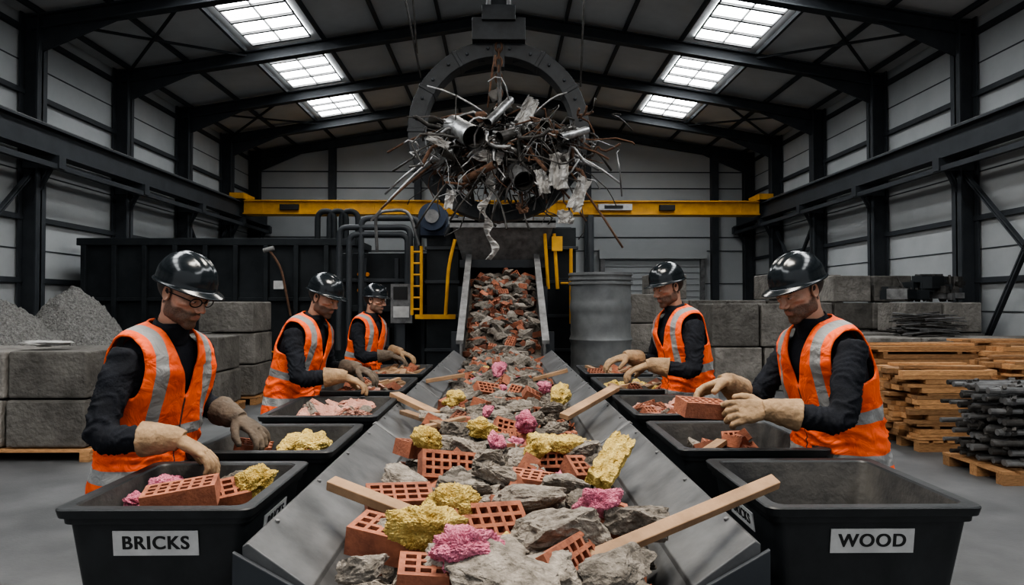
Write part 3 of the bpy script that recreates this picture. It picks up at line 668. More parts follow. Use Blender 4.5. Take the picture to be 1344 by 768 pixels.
for px,py,s,i in [(535,625,(.18,.13,.13),1),(690,655,(.28,.14,.11),2),(728,702,(.32,.19,.19),3),(832,677,(.20,.13,.12),4),(815,745,(.22,.13,.12),5),(655,755,(.30,.17,.15),6),(655,622,(.20,.12,.12),7),(745,635,(.18,.12,.12),8),(580,575,(.19,.12,.11),9),(722,565,(.20,.13,.11),10),(612,585,(.16,.11,.11),11),(480,742,(.12,.1,.08),4),(706,745,(.2,.14,.13),1),(770,655,(.14,.1,.1),12),(600,735,(.17,.13,.12),13),
     (640,600,(.15,.1,.1),3),(690,600,(.16,.12,.11),5),(760,590,(.2,.12,.11),6),(620,640,(.16,.1,.1),8),(680,535,(.2,.13,.12),9),(570,545,(.18,.12,.12),1),(510,690,(.10,.08,.07),2),(665,715,(.13,.1,.09),12),(600,560,(.16,.12,.1),4),(720,535,(.18,.12,.1),7),(650,545,(.16,.12,.1),11)]:
    put_rock(rocks,zs(px,py,.065),s,(R.uniform(-.3,.3),R.uniform(-.3,.3),R.uniform(-.5,.5)),i,R.uniform(.35,1))
for px,py,s,m in [(597,660,.13,'yins'),(563,690,.15,'yins'),(632,562,.12,'yins'),(560,575,.12,'yins'),(597,522,.12,'yins'),(735,518,.17,'yins'),(705,590,.09,'yins'),
                  (616,720,.14,'pins'),(690,555,.13,'pins'),(785,660,.11,'pins'),(652,580,.09,'pins'),(655,486,.16,'pins'),(715,508,.11,'pins'),(640,540,.07,'pins')]:
    put_fl(ins,zs(px,py,.10),(s*1.3,s,s*1.2),m,py>540)
v,f=SL[0]; ins.add(v,f,'yins',None,T(zs(802,604,.09),(.35,-.45,1.0),(.27,.09,.05)))
ins.add(SL[1][0],SL[1][1],'yins',None,T(zs(733,582,.09),(.1,.1,.15),(.26,.09,.05)))
rocks.make('concrete_chunks',G,recalc=False); bricks.make('perforated_bricks',G,recalc=False); ins.make('insulation_wool',G,smooth=True,recalc=False)
def plank(b,p,q,w=.07,t=.03,roll=0,mat='wood2'):
    p=Vector(p);q=Vector(q);d=q-p; rot=d.to_track_quat('X','Z').to_matrix()@Euler((roll,0,0)).to_matrix()
    b.box((p+q)/2,(d.length,w,t),mat,rot.to_4x4())
b=MB()
plank(b,at_z(436,632,1.06),at_z(585,690,.97),.045,.032,.2)
plank(b,at_z(772,733,.98),at_z(1018,632,1.12),.038,.028,.5)
plank(b,at_z(518,517,1.05),at_z(572,543,.98),.07,.03); plank(b,at_z(740,547,1.0),at_z(808,509,1.1),.06,.03,.2)
plank(b,at_z(700,498,1.0),at_z(745,486,1.08),.08,.03); plank(b,at_z(590,560,1.0),at_z(530,540,1.0),.05,.025); plank(b,at_z(560,500,1.0),at_z(610,492,1.05),.07,.03)
plank(b,at_z(560,560,.99),at_z(610,548,1.02),.05,.02)
b.make('timber_offcuts',G,bevel=.003)

# ------------------------------------------------------------------ sorting conveyor
G=group('sorting_conveyor',(0,5,.7))
b=MB(); ya,yb=1.55,9.35
for sx in(-1,1):
    poly=[(sx*.68,1.0),(sx*.665,1.008),(sx*.50,.89),(sx*.495,.875),(sx*.42,.785),(sx*.42,.74),(sx*.60,.74),(sx*.68,.82)]
    y0=1.80 
    b.prism(poly,'y',y0,yb,'steel2')
    b.prism([(sx*.45,.84),(sx*.45,.72),(sx*.40,.72),(sx*.40,.785)],'y',1.4,y0,'steel2')
    for y in (3.6,5.4,7.2):
        b.prism([(sx*.683,1.006),(sx*.668,1.016),(sx*.497,.896),(sx*.50,.88)],'y',y-.02,y+.02,'steel3')
    for y in np.arange(2.0,9.2,.45):
        b.tube([(sx*.675,y,.88),(sx*.695,y,.88)],.012,'steel3',8)
        b.tube([(sx*.655,y,.998),(sx*.652,y,1.008)],.008,'steel3',8)
    b.prism([(sx*.70,.99),(sx*.70,.70),(sx*.44,.70),(sx*.47,.86)],'y',y0-.015,y0,'steel')
    b.tube([(sx*.72,1.72,.86),(sx*.50,1.62,.74),(sx*.45,1.6,.5)],.03,'steel',10)
    b.bx(min(sx*.62,sx*.66),max(sx*.62,sx*.66),ya,yb,.62,.74,'steel')
    for y in (1.95,3.8,5.7,7.6,9.1):
        b.bx(sx*.56-.04,sx*.56+.04,y-.04,y+.04,0,.74,'steel'); b.bx(sx*.56-.1,sx*.56+.1,y-.1,y+.1,0,.02,'steel')
for y in (1.95,3.8,5.7,7.6,9.1): b.bx(-.56,.56,y-.03,y+.03,.4,.48,'steel')
b.make('side_troughs_and_frame',G,bevel=.004)
b=MB(); b.bx(-.44,.44,1.4,9.3,.755,.78,'belt'); b.bx(-.44,.44,1.4,9.3,.62,.635,'belt'); b.make('belt',G)
b=MB()
for y in np.arange(1.45,9.2,.6): b.tube([(-.44,y,.70),(.44,y,.70)],.045,'steel3',14)
b.make('rollers',G,smooth=True,ang=.6)

G=group('inclined_feed_conveyor',(0,10.6,1.4))
b=MB()
zz=lambda y: .78+(y-9.25)*ISL
for sx in(-1,1):
    b.prism([(9.36,zz(9.36)-.2),(11.95,zz(11.95)-.2),(11.95,zz(11.95)+.42),(9.36,zz(9.36)+.26)],'x',sx*.56,sx*.59,'steel3')
    b.prism([(9.36,zz(9.36)+.26),(11.95,zz(11.95)+.42),(11.95,zz(11.95)+.47),(9.36,zz(9.36)+.31)],'x',sx*.54,sx*.64,'steel3')
    for y in np.arange(9.5,11.9,.5): b.bx(min(sx*.59,sx*.64),max(sx*.59,sx*.64),y-.03,y+.03,zz(y)-.18,zz(y)+.3,'steel')
    for y in (10,11.5): b.bx(sx*.70-.05,sx*.70+.05,y-.05,y+.05,0,zz(y)+.1,'steel')
b.add([(-.56,9.36,.80),(.56,9.36,.80),(.56,11.95,zz(11.95)-.02),(-.56,11.95,zz(11.95)-.02),(-.56,9.36,.74),(.56,9.36,.74),(.56,11.95,zz(11.95)-.08),(-.56,11.95,zz(11.95)-.08)],[(0,1,2,3),(7,6,5,4),(0,4,5,1),(2,6,7,3),(1,5,6,2),(0,3,7,4)],'belt')
b.make('incline_frame',G)

# ------------------------------------------------------------------ shredder plant
G=group('waste_shredder_plant',(-1,13,1.5))
b=MB()
b.bx(-8.7,-3.1,14.2,15.8,.35,2.95,'black'); b.bx(-8.75,-3.05,14.1,15.9,2.85,3.0,'black'); b.bx(-8.75,-3.05,14.1,14.2,.3,.5,'black')
for x in np.arange(-8.6,-3.2,.62): b.bx(x-.05,x+.05,14.08,14.2,.5,2.85,'black')
for x in (-7.8,-5.6,-3.6): b.bx(x-.25,x+.25,14.3,15.6,0,.35,'black')
b.bx(-8.7,-3.1,14.12,14.2,1.7,1.78,'black')
b.bx(-3.1,-.85,12.9,15.2,.1,2.6,'black'); b.bx(-2.9,-1.0,12.6,12.9,1.5,1.62,'black')
b.bx(-1.35,-.78,12.1,14.5,0,3.0,'black'); b.bx(.78,1.3,12.1,14.5,0,3.0,'black'); b.bx(-1.35,1.3,12.9,14.5,2.3,3.1,'black')
b.bx(-.78,.78,12.9,14.2,0,2.9,'black')
b.bx(.70,1.35,12.02,12.1,.4,2.1,'black')
for x in (-2.6,-2.0,-1.5): b.bx(x-.04,x+.04,12.86,12.9,.3,2.5,'steel')
b.bx(-3.0,-1.4,12.84,12.9,2.05,2.12,'steel'); b.bx(-2.5,-2.1,12.7,12.9,.6,1.2,'steel')
for z in (.8,1.4,2.0,2.6): b.bx(-1.38,-.76,12.06,12.1,z,z+.06,'steel'); b.bx(.76,1.33,12.0,12.1,z,z+.06,'steel')
b.make('housing',G,bevel=.01)
b=MB()
def frustum(x0,x1,y0,y1,z0,X0,X1,Yy0,Yy1,z1,m):
    v=[(x0,y0,z0),(x1,y0,z0),(x1,y1,z0),(x0,y1,z0),(X0,Yy0,z1),(X1,Yy0,z1),(X1,Yy1,z1),(X0,Yy1,z1)]
    b.add(v,[(0,1,2,3),(0,4,5,1),(1,5,6,2),(2,6,7,3),(3,7,4,0),(4,5,6,7)],m)
frustum(-.70,.70,12.05,12.9,2.38,-.88,.88,11.6,12.9,3.02,'steel3'); b.bx(-.9,.9,11.56,11.62,2.94,3.1,'steel3')
b.bx(-.76,.76,12.0,12.08,2.28,2.42,'steel'); b.bx(-.9,.9,11.56,12.9,3.02,3.06,'black')
b.make('hopper',G)
b=MB()
def bend(pts,rad=.12,n=5):
    pts=[Vector(p) for p in pts]; out=[pts[0]]
    for i in range(1,len(pts)-1):
        a=(pts[i-1]-pts[i]).normalized(); c=(pts[i+1]-pts[i]).normalized()
        for k in range(n+1):
            t=k/n; out.append(pts[i]+a*rad*(1-t)**2+c*rad*t**2)
    out.append(pts[-1]); return out
for x,x2,z in ((-3.0,-1.7,3.05),(-2.82,-1.75,2.92),(-2.6,-1.55,3.22)):
    b.tube(bend([(x,12.55,.8),(x,12.55,z),(x2,12.55,z),(x2,12.55,1.6)],.16),.055,'steel',12)
for x in (-3.9,-3.65,-3.4): b.tube(bend([(x,14.4,2.9),(x,14.4,3.6),(x+.35,14.4,3.6),(x+.35,14.4,2.9)],.18),.06,'black',10)
b.tube(bend([(-2.3,12.5,2.6),(-2.3,12.3,3.3),(-1.7,12.3,3.35),(-1.5,12.3,2.7)],.2),.03,'steel3',10)
b.tube(bend([(-4.3,13.9,1.4),(-4.5,13.9,2.4),(-4.75,13.9,2.75)],.2),.025,'rust',8); b.tube([(-4.85,13.9,2.72),(-4.65,13.9,2.78)],.05,'sheet',10)
b.make('pipework',G,smooth=True,ang=.8)
b=MB()
b.tube([(-1.22,11.75,3.15),(-1.22,12.1,3.15)],.24,'blue',24); b.tube([(-1.22,11.7,3.15),(-1.22,11.75,3.15)],.12,'steel3',20); b.bx(-1.45,-1.0,12.0,12.5,2.85,3.3,'blue'); b.tube([(-1.0,11.9,2.85),(-.8,11.9,3.2)],.04,'steel',8)
b.make('drive_motor',G,smooth=True,ang=.6)
b=MB()
for x in (-1.58,-1.42): b.tube([(x,11.9,1.45),(x,11.9,2.65)],.028,'yellow',8)
for z in np.arange(1.55,2.65,.2): b.tube([(-1.58,11.9,z),(-1.42,11.9,z)],.018,'yellow',8)
b.bx(-1.52,-.82,11.85,11.93,1.38,1.46,'yellow'); b.tube(bend([(-.98,11.7,1.45),(-.93,11.7,2.3),(-.82,11.7,2.75)],.2),.03,'yellow',8)
for sx,x in((1,.78),(1,.94)): b.tube([(x,11.7,1.9),(x-.06,11.7,2.85)],.03,'yellow',8)
b.bx(.84,1.02,11.65,11.75,2.55,2.8,'yellow'); b.tube([(1.18,11.8,1.3),(1.18,11.8,2.6)],.03,'yellow',8); b.tube([(1.0,11.8,2.0),(1.18,11.8,2.0)],.02,'yellow',8)
b.make('guards_and_ladder',G,smooth=True,ang=.6)
b=MB(); b.bx(-2.0,-1.62,12.2,12.5,1.3,2.0,'steel3'); b.bx(-1.95,-1.7,12.18,12.2,1.72,1.95,'ink'); b.bx(-1.95,-1.67,12.18,12.2,1.4,1.6,'white')
b.bx(-1.9,-1.75,12.25,12.4,0,1.3,'steel'); b.bx(-2.45,-2.2,12.85,12.9,1.6,1.95,'white'); b.bx(-4.7,-4.5,14.05,14.08,1.95,2.12,'white')
for x,z in ((-2.7,2.2),(-2.55,2.2),(-2.7,1.9),(-6.2,2.3)): b.tube([(x,12.86 if x>-3 else 14.06,z),(x,12.9 if x>-3 else 14.2,z)],.04,'orange',10)
b.make('control_cabinet',G)
G=group('safety_barrier',(-4.4,13,.4)); b=MB()
for x in (-4.9,-4.4,-3.9): b.tube([(x,12.6,0),(x,12.6,.85)],.025,'orange',8); b.tube([(x,12.6,0),(x,12.6,.03)],.12,'black',12)
for z in (.8,.5): b.tube([(-4.9,12.6,z),(-4.65,12.6,z-.05),(-4.4,12.6,z),(-4.15,12.6,z-.05),(-3.9,12.6,z)],.018,'orange',6)
b.make('posts_and_rope',G)
b=MB(); 
rr=[];pp=[]
for i in range(29):
    z=.0+i*2.12/28; pp.append((1.62,11.3,z)); rr.append(.5+(.02 if i%7==0 else 0)-(.006 if i%2 else 0))
b.tube(pp,rr,'silo',48,cap=True)
for z in (1.98,2.05,2.13): b.tube([(1.62,11.3,z-.02),(1.62,11.3,z+.02)],.53,'silo',48)
b.make('steel_storage_drum',smooth=True,ang=.5)
b=MB(); b.tube([(1.55,11.95,0),(1.55,11.95,3.2)],.05,'steel',10); b.box((1.55,11.95,.01),(.25,.25,.02),'steel'); b.make('steel_post')

# ------------------------------------------------------------------ grapple & scrap
G=group('suspended_scrap_grapple',(-.03,8.2,3.75))
b=MB(); c=Vector((-.05,8.35,3.74)); NS=72
V=[];F=[]
for i in range(NS):
    a=2*math.pi*i/NS
    for r,y in ((1.10,-.13),(1.10,.13),(.90,.13),(.90,-.13)): V.append((c.x+r*math.cos(a),c.y+y,c.z+r*math.sin(a)))
for i in range(NS):
    j=(i+1)%NS
    for k in range(4): F.append((i*4+k,i*4+(k+1)%4,j*4+(k+1)%4,j*4+k))
b.add(V,F,'ring')
for i in range(24):
    a=2*math.pi*(i+.5)/24; p=c+Vector((math.cos(a)*1.0,-.13,math.sin(a)*1.0)); b.tube([p,p+Vector((0,-.03,0))],.02,'steel',8)
for i in range(12):
    a=2*math.pi*i/12; b.box(c+Vector((math.cos(a)*1.0,0,math.sin(a)*1.0)),(.215,.28,.05),'ring',(0,-a,0))
b.make('rotor_ring',G,bevel=.008)
b=MB(); x=c.x
b.bx(x-.16,x+.16,8.2,8.5,5.15,8.55,'ring'); b.bx(x-.32,x+.32,8.1,8.6,4.80,5.07,'ring'); b.bx(x-.2,x+.2,8.05,8.65,5.02,5.2,'ring')
for dx in(-.22,.22): b.tube([(x+dx,8.35,4.6),(x+dx,8.35,5.1)],.05,'ring',10)
for dx in (-.12,.12): b.tube([(x+dx,8.1,5.2),(x+dx,8.1,8.5)],.03,'steel3',8)
b.bx(x-.07,x+.07,8.2,8.34,4.5,4.8,'ring')
b.make('mast',G,bevel=.006)
b=MB()
z=4.75; k=0
while z>3.75:
    n=10; pts=[]
    for q in range(n+1):
        a=2*math.pi*q/n; lx=math.cos(a)*.04; lz=math.sin(a)*.065
        pts.append((x+(lx if k%2==0 else 0),8.2+(lx if k%2 else 0),z+lz))
    b.tube(pts,.014,'rust',8,cap=False); z-=.095; k+=1
b.tube([(x,8.2,4.6),(x+.02,8.1,3.7)],.025,'dkscrap',8)
for p,q in (((-1.55,8.4,6.6),(-1.0,8.3,4.4)),((-1.4,8.5,8.0),(-1.05,8.3,4.7)),((1.0,8.5,7.6),(.95,8.3,4.3))): b.tube([p,((p[0]+q[0])/2+.05,8.35,(p[2]+q[2])/2),q],.014,'dkscrap',6)
b.make('chain_and_cables',G,smooth=True)
C=Vector((.05,7.85,3.46))
def rod(b,p,d,L_,r,mat,droop=.3,n=8,wig=.1):
    d=d.normalized(); pts=[];o=Vector((R.random()*9,R.random()*9,0))
    for i in range(n):
        t=i/(n-1); q=p+d*(L_*t)+Vector((0,0,-droop*L_*t*t))+Vector((noise.noise(o+Vector((t*2,0,0))),noise.noise(o+Vector((t*2,5,0))),noise.noise(o+Vector((t*2,9,0)))))*wig*L_
        pts.append(q)
    b.tube(pts,r,mat,6)
b=MB()
for i in range(480):
    a=R.uniform(0,6.283)
    d=Vector((math.cos(a),R.uniform(-.6,.6),math.sin(a)*.45-.08))
    p=C+Vector((R.gauss(0,.38),R.gauss(0,.18),R.gauss(0,.15)))
    long_=R.random()<.13
    rod(b,p,d,R.uniform(.6,.9) if long_ else R.uniform(.2,.5),R.choice([.006,.009,.012]) if long_ else R.choice([.006,.009,.014,.022]) ,R.choice(['dkscrap','dkscrap','chrome','rust','chrome','dkscrap']),R.uniform(.1,.5),wig=R.uniform(.1,.8))
for i in range(22):  # dangling wires
    p=C+Vector((R.uniform(-.75,.8),R.uniform(-.25,.1),-.1)); rod(b,p,Vector((R.uniform(-.3,.3),0,-1)),R.uniform(.3,.75),R.choice([.005,.007,.01]),R.choice(['chrome','dkscrap','rust']),0,12,R.uniform(.3,.8))
for px,py,qx,qy,m in [(600,180,487,290,'chrome'),(610,175,505,255,'chrome'),(600,165,508,200,'rust'),(720,190,818,325,'rust'),(715,185,815,240,'chrome'),(690,150,775,192,'rust'),(640,150,560,112,'chrome'),(620,200,545,300,'dkscrap'),(735,190,800,208,'rust'),(700,150,745,120,'chrome'),(655,210,590,290,'dkscrap'),(700,210,770,290,'rust'),(640,140,650,70,'rust'),(600,185,515,225,'dkscrap'),(605,190,500,275,'rust')]:
    p=at_d(px,py,7.85); q=at_d(qx,qy,7.75); m1=(p+q)/2+Vector((0,0,.05)); m2=p*.25+q*.75+Vector((0,0,.04)); b.tube([p,p*.75+q*.25+Vector((0,0,.035)),m1,m2,q],.012,m,8)
b.make('bent_rods_and_wires',G,smooth=True)
b=MB()
def crumple(b,loc,sx,sy,mat,rot,seed,amp=.25,n=12,tint=None):
    V=[];F=[];o=Vector((seed*3.3,seed,0))
    for j in range(n):
        for i in range(n):
            u=i/(n-1)-.5;v=j/(n-1)-.5; q=Vector((u*3,v*3,0))
            V.append((u*sx+noise.noise(q+o)*.1*sx,v*sy+noise.noise(q*1.3-o)*.1*sy,(noise.noise(q*.8+o*2)*amp+abs(noise.noise(q*1.7+o))*amp*.8)*min(sx,sy)*1.5))
    for j in range(n-1):
        for i in range(n-1): a=j*n+i; F.append((a,a+1,a+n+1,a+n))
    b.add(V,F,mat,tint,T(loc,rot))
for i in range(60):
    a=R.uniform(0,6.28); rr_=R.uniform(0,.6)
    loc=C+Vector((math.cos(a)*rr_*1.3,R.uniform(-.2,.25),math.sin(a)*rr_*.58))
    crumple(b,loc,R.uniform(.10,.24),R.uniform(.08,.24),R.choice(['sheet','chrome','dkscrap','dkscrap','dkscrap']),(R.uniform(.7,2.2),R.uniform(-1,1),R.uniform(-1,1)),i,.4)
for px,py,sx,sy,rz in [(692,145,.15,.34,.5),(733,225,.22,.38,.1),(712,238,.13,.28,-.2),(760,255,.15,.40,.4),(742,285,.17,.14,0),(640,205,.34,.14,.2),(590,262,.10,.22,.2),(575,185,.26,.10,.4)]:
    crumple(b,at_d(px,py,7.5),sx,sy,'sheet',(1.45,rz,.2),px,.35,14,R.uniform(.5,1))
V=[];F=[]
for i in range(50):
    t=i/49; cx=-.16+.05*math.sin(t*9)+.03*math.sin(t*23); z=3.25-t*1.12; w=.045*(.6+.6*abs(math.sin(t*17))); a=math.sin(t*14)*1.0
    V+= [(cx-w*math.cos(a),7.6-w*math.sin(a),z),(cx,7.57+.03*math.sin(i*2.1),z+.01),(cx+w*math.cos(a),7.6+w*math.sin(a),z)]
for i in range(49):
    for k in (0,1): F.append((i*3+k,i*3+k+1,i*3+k+4,i*3+k+3))
b.add(V,F,'sheet',.9)
o=b.make('crumpled_sheets',G); o.modifiers.new('s','SOLIDIFY').thickness=.004
b=MB()
def duct(p,q,r,mat):
    p=Vector(p);q=Vector(q); pts=[p+(q-p)*t for t in (0,.02,.5,.98,1)]
    v,f=tube_vf(pts,[r*1.06,r*1.06,r,r*1.06,r*1.06],24,cap=False); b.add(v,f,mat,.8)
    v,f=tube_vf(pts,[r*.9]*5,24,cap=False); b.add(v,f,'dkscrap',.2)
duct(at_d(622,180,7.3),at_d(595,165,7.9),.12,'chrome'); duct(at_d(688,238,7.3),at_d(670,215,7.9),.105,'chrome'); duct(at_d(655,180,7.4),at_d(720,160,7.9),.06,'dkscrap'); duct(at_d(600,200,7.6),at_d(560,215,8.0),.06,'chrome')
duct(at_d(716,165,7.5),at_d(690,190,7.9),.07,'rust'); duct(at_d(745,205,7.5),at_d(700,215,7.8),.05,'dkscrap'); duct(at_d(640,160,7.4),at_d(670,130,7.8),.045,'chrome')
duct(at_d(650,215,7.4),at_d(610,235,7.7),.04,'rust'); duct(at_d(735,180,7.4),at_d(770,170,7.8),.045,'chrome'); duct(at_d(580,200,7.5),at_d(615,215,7.8),.035,'dkscrap')
b.make('pipe_sections',G,smooth=True,ang=.7)
b=MB()
for i in range(100):
    loc=C+Vector((R.gauss(0,.34),R.gauss(0,.12),R.gauss(0,.14))); v,f=ROCKM[R.randrange(14)]; s=R.uniform(.06,.18); b.add(v,f,R.choice(['dkscrap','rust','dkscrap']),None,T(loc,rrot(3),(s*1.5,s,s*.6)))
for i in range(9):
    a=R.uniform(0,6.28); v,f=ROCKM[i]; b.add(v,f,'rust',.9,T(at_d(686,272,7.6)+Vector((math.cos(a)*.05,0,math.sin(a)*.04)),rrot(3),.07))
b.tube([at_d(686,272,7.6),at_d(684,215,7.7)],.01,'rust',6)
b.make('scrap_core',G)

# ------------------------------------------------------------------ bins
def make_bin(x0,x1,y0,y1,zr,label=None,side_label=None,dep=.48):
    G=group('sorting_bin',((x0+x1)/2,(y0+y1)/2,zr-dep))
    b=MB(); tp=.055; z0=zr-dep; w=.018
    def ring(i,z,o): 
        t=(zr-z)/dep*tp; a=x0+t+o;c_=x1-t-o;d=y0+t+o;e=y1-t-o; r=.035
        P=[]
        for (cx,cy,s) in((a+r,d+r,180),(c_-r,d+r,270),(c_-r,e-r,0),(a+r,e-r,90)):
            for k in range(5):
                an=math.radians(s+k*22.5); P.append((cx+r*math.cos(an),cy+r*math.sin(an),z))
        return P
    rings=[ring(0,z0,0),ring(0,zr-.05,0),ring(0,zr-.048,-.012),ring(0,zr-.03,-.012),ring(0,zr-.028,-.022),ring(0,zr-.004,-.024),ring(0,zr,-.020),ring(0,zr,w-.004),ring(0,zr-.006,w)]
    inner=[ring(0,zr-.006,w),ring(0,zr-.2,w),ring(0,z0+.02,w)]
    def loft(rs,m,capb,capt):
        n=20;V=[p for r_ in rs for p in r_];F=[]
        for i in range(len(rs)-1):
            for k in range(n): F.append((i*n+k,i*n+(k+1)%n,(i+1)*n+(k+1)%n,(i+1)*n+k))
        if capb: F.append(tuple(range(n))[::-1])
        if capt: F.append(tuple((len(rs)-1)*n+k for k in range(n)))
        b.add(V,F,m)
    loft(rings,'bin',True,False); loft(inner,'binin',False,True)
    me=b.make('tub',G)
    me.data.shade_smooth()
    try: me.data.set_sharp_from_angle(angle=.6)
    except Exception: pass
    b=MB()
    for x in (x0+.09,x1-.09):
        for y in (y0+.09,y1-.09): b.bx(x-.02,x+.02,y-.02,y+.02,0,z0,'steel')
    b.bx(x0+.07,x1-.07,y0+.07,y0+.11,z0-.05,z0-.005,'steel');b.bx(x0+.07,x1-.07,y1-.11,y1-.07,z0-.05,z0-.005,'steel'); b.bx(x0+.07,x0+.11,y0+.07,y1-.07,.15,.19,'steel'); b.bx(x1-.11,x1-.07,y0+.07,y1-.07,.15,.19,'steel')
    b.make('stand',G)
    lean=math.atan(tp/dep)
    def lab(txt,c,w_,h_,rot,size):
        bb=MB(); Mx=Matrix.Translation(c)@rot
        v,f=box_vf((0,0,0),(w_,h_,.003)); bb.add(v,f,'white',None,Mx); bb.make('label_'+txt.lower(),G)
        for k,dx in enumerate((-.0011,0,.0011)):   # overprinted three times for a bold weight
            cu=bpy.data.curves.new('txt_'+txt,'FONT'); cu.body=txt; cu.size=size; cu.align_x='CENTER'; cu.align_y='CENTER'; cu.extrude=.0006; cu.offset=.0008; cu.space_character=1.12
            o=bpy.data.objects.new('lettering_'+txt.lower(),cu); cu.materials.append(M['ink']); COL.objects.link(o); adopt(o,G); o.matrix_basis=Mx@Matrix.Translation((dx,0,.0020+k*.0001))
    if label:
        zc=zr-.108; t=(zr-zc)/dep*tp
        lab(label,((x0+x1)/2+.0,y0+t-.0035,zc),.25,.075,Euler((math.pi/2+lean,0,0)).to_matrix().to_4x4(),.056)
    if side_label:
        zc=zr-.11; t=(zr-zc)/dep*tp; sx=side_label[1]
        if sx>0: rot=Euler((math.pi/2,0,math.pi/2)).to_matrix().to_4x4()@Euler((lean,0,0)).to_matrix().to_4x4(); x=x1-t+.0035
        else: rot=Euler((math.pi/2,0,-math.pi/2)).to_matrix().to_4x4()@Euler((lean,0,0)).to_matrix().to_4x4(); x=x0+t-.0035
        lab(side_label[0],(x,(y0+y1)/2,zc),.22,.06,rot,.046)
    return G
ZR=1.035
def fill(G,x0,x1,y0,y1,kinds,level,n):
    b=MB(); V=[];F=[];n_=16
    for j in range(n_):
        for i in range(n_):
            x=x0+.05+(x1-x0-.10)*i/(n_-1); y=y0+.05+(y1-y0-.10)*j/(n_-1); V.append((x,y,level-.05+.04*noise.noise(Vector((x*9,y*9,1)))))
    for j in range(n_-1):
        for i in range(n_-1): a=j*n_+i; F.append((a,a+1,a+n_+1,a+n_))
    b.add(V,F,'bedding')
    for _ in range(n):
        x=R.uniform(x0+.12,x1-.12); y=R.uniform(y0+.12,y1-.12); k=R.choice(kinds); z=level+R.uniform(-.03,.02)
        if k=='rock': s=R.uniform(.06,.13); put_rock(b,(x,y,z),(s*1.3,s,s*.7))
        elif k=='brick': put_brick(b,(x,y,z),rrot(.7),.85)
        elif k=='foam':
            s=R.uniform(.07,.14); put_rock(b,(x,y,z),(s*1.3,s,s*.6),rrot(.6),None,None,'fins')
        elif k=='wood': a=R.uniform(0,3); L_=.12; plank(b,(x-L_*math.cos(a),y-L_*math.sin(a),z),(x+L_*math.cos(a),y+L_*math.sin(a),z+.05),.05,.02)
        else: put_fl(b,(x,y,z),R.uniform(.1,.16),k,False)
    return b
Lx0,Lx1=-1.29,-.755
g1=make_bin(Lx0,Lx1,2.03,2.60,ZR,'BRICKS',('BRICKS',1))
b=fill(g1,Lx0,Lx1,2.03,2.6,['rock'],.93,12)
put_brick(b,(-1.06,2.28,1.0),(.12,-.12,.25),1.05,0,.8); put_brick(b,(-.98,2.36,.97),(.4,-.1,.5),1,1,.7)
put_fl(b,(-1.17,2.42,.99),(.14,.16,.1),'pins',True); put_fl(b,(-1.21,2.3,.97),(.1,.12,.08),'pins',True); put_fl(b,(-.87,2.42,1.01),(.14,.18,.15),'yins',True); put_rock(b,(-1.0,2.5,.97),(.2,.12,.07)); b.make('bin_contents',g1,recalc=False)
g2=make_bin(Lx0+.02,Lx1+.04,2.80,3.42,ZR); b=fill(g2,Lx0+.02,Lx1+.04,2.8,3.42,['rock','brick','rock'],.95,14)
for x,y in((-.92,3.0),(-.84,3.05),(-.9,3.12)): put_fl(b,(x,y,1.01),(.2,.15,.14),'yins',False)
put_brick(b,(-1.08,2.98,1.0),(.1,.2,.3),1,2); b.make('bin_contents',g2,recalc=False)
g3=make_bin(Lx0,Lx1+.06,3.68,4.45,ZR); b=fill(g3,Lx0,Lx1+.06,3.68,4.45,['foam','foam','foam','rock'],.99,54); b.make('bin_contents',g3,recalc=False)
g4=make_bin(Lx0,Lx1+.04,4.75,5.6,ZR); b=fill(g4,Lx0,Lx1+.04,4.75,5.6,['foam','brick','rock','wood'],.98,36); b.make('bin_contents',g4,recalc=False)
g5=make_bin(Lx0,Lx1+.04,5.9,6.8,ZR); b=fill(g5,Lx0,Lx1+.04,5.9,6.8,['rock','brick','wood'],.98,36); b.make('bin_contents',g5,recalc=False)
Rx0,Rx1=.80,1.40
r1=make_bin(Rx0,Rx1,2.02,2.62,ZR,'WOOD',('BRICKS',-1),dep=.40)
r2=make_bin(Rx0-.05,Rx1-.06,2.82,3.48,ZR); b=fill(r2,Rx0-.05,Rx1-.06,2.82,3.48,['rock','brick','brick','wood'],.93,20); b.make('bin_contents',r2,recalc=False)
r3=make_bin(Rx0-.06,Rx1-.12,3.72,4.5,ZR); b=fill(r3,Rx0-.06,Rx1-.12,3.72,4.5,['foam','foam','rock','brick'],.97,44); b.make('bin_contents',r3,recalc=False)
r4=make_bin(Rx0-.06,Rx1-.12,4.8,5.6,ZR); b=fill(r4,Rx0-.06,Rx1-.12,4.8,5.6,['yins','rock','wood','brick'],.98,30); b.make('bin_contents',r4,recalc=False)
r5=make_bin(Rx0-.06,Rx1-.12,5.9,6.7,ZR); b=fill(r5,Rx0-.06,Rx1-.12,5.9,6.7,['wood','rock','brick'],.98,30); b.make('bin_contents',r5,recalc=False)
b=MB(); put_brick(b,(.83,2.84,1.2),(.15,.1,.25),.95,0,.8); b.make('perforated_brick')

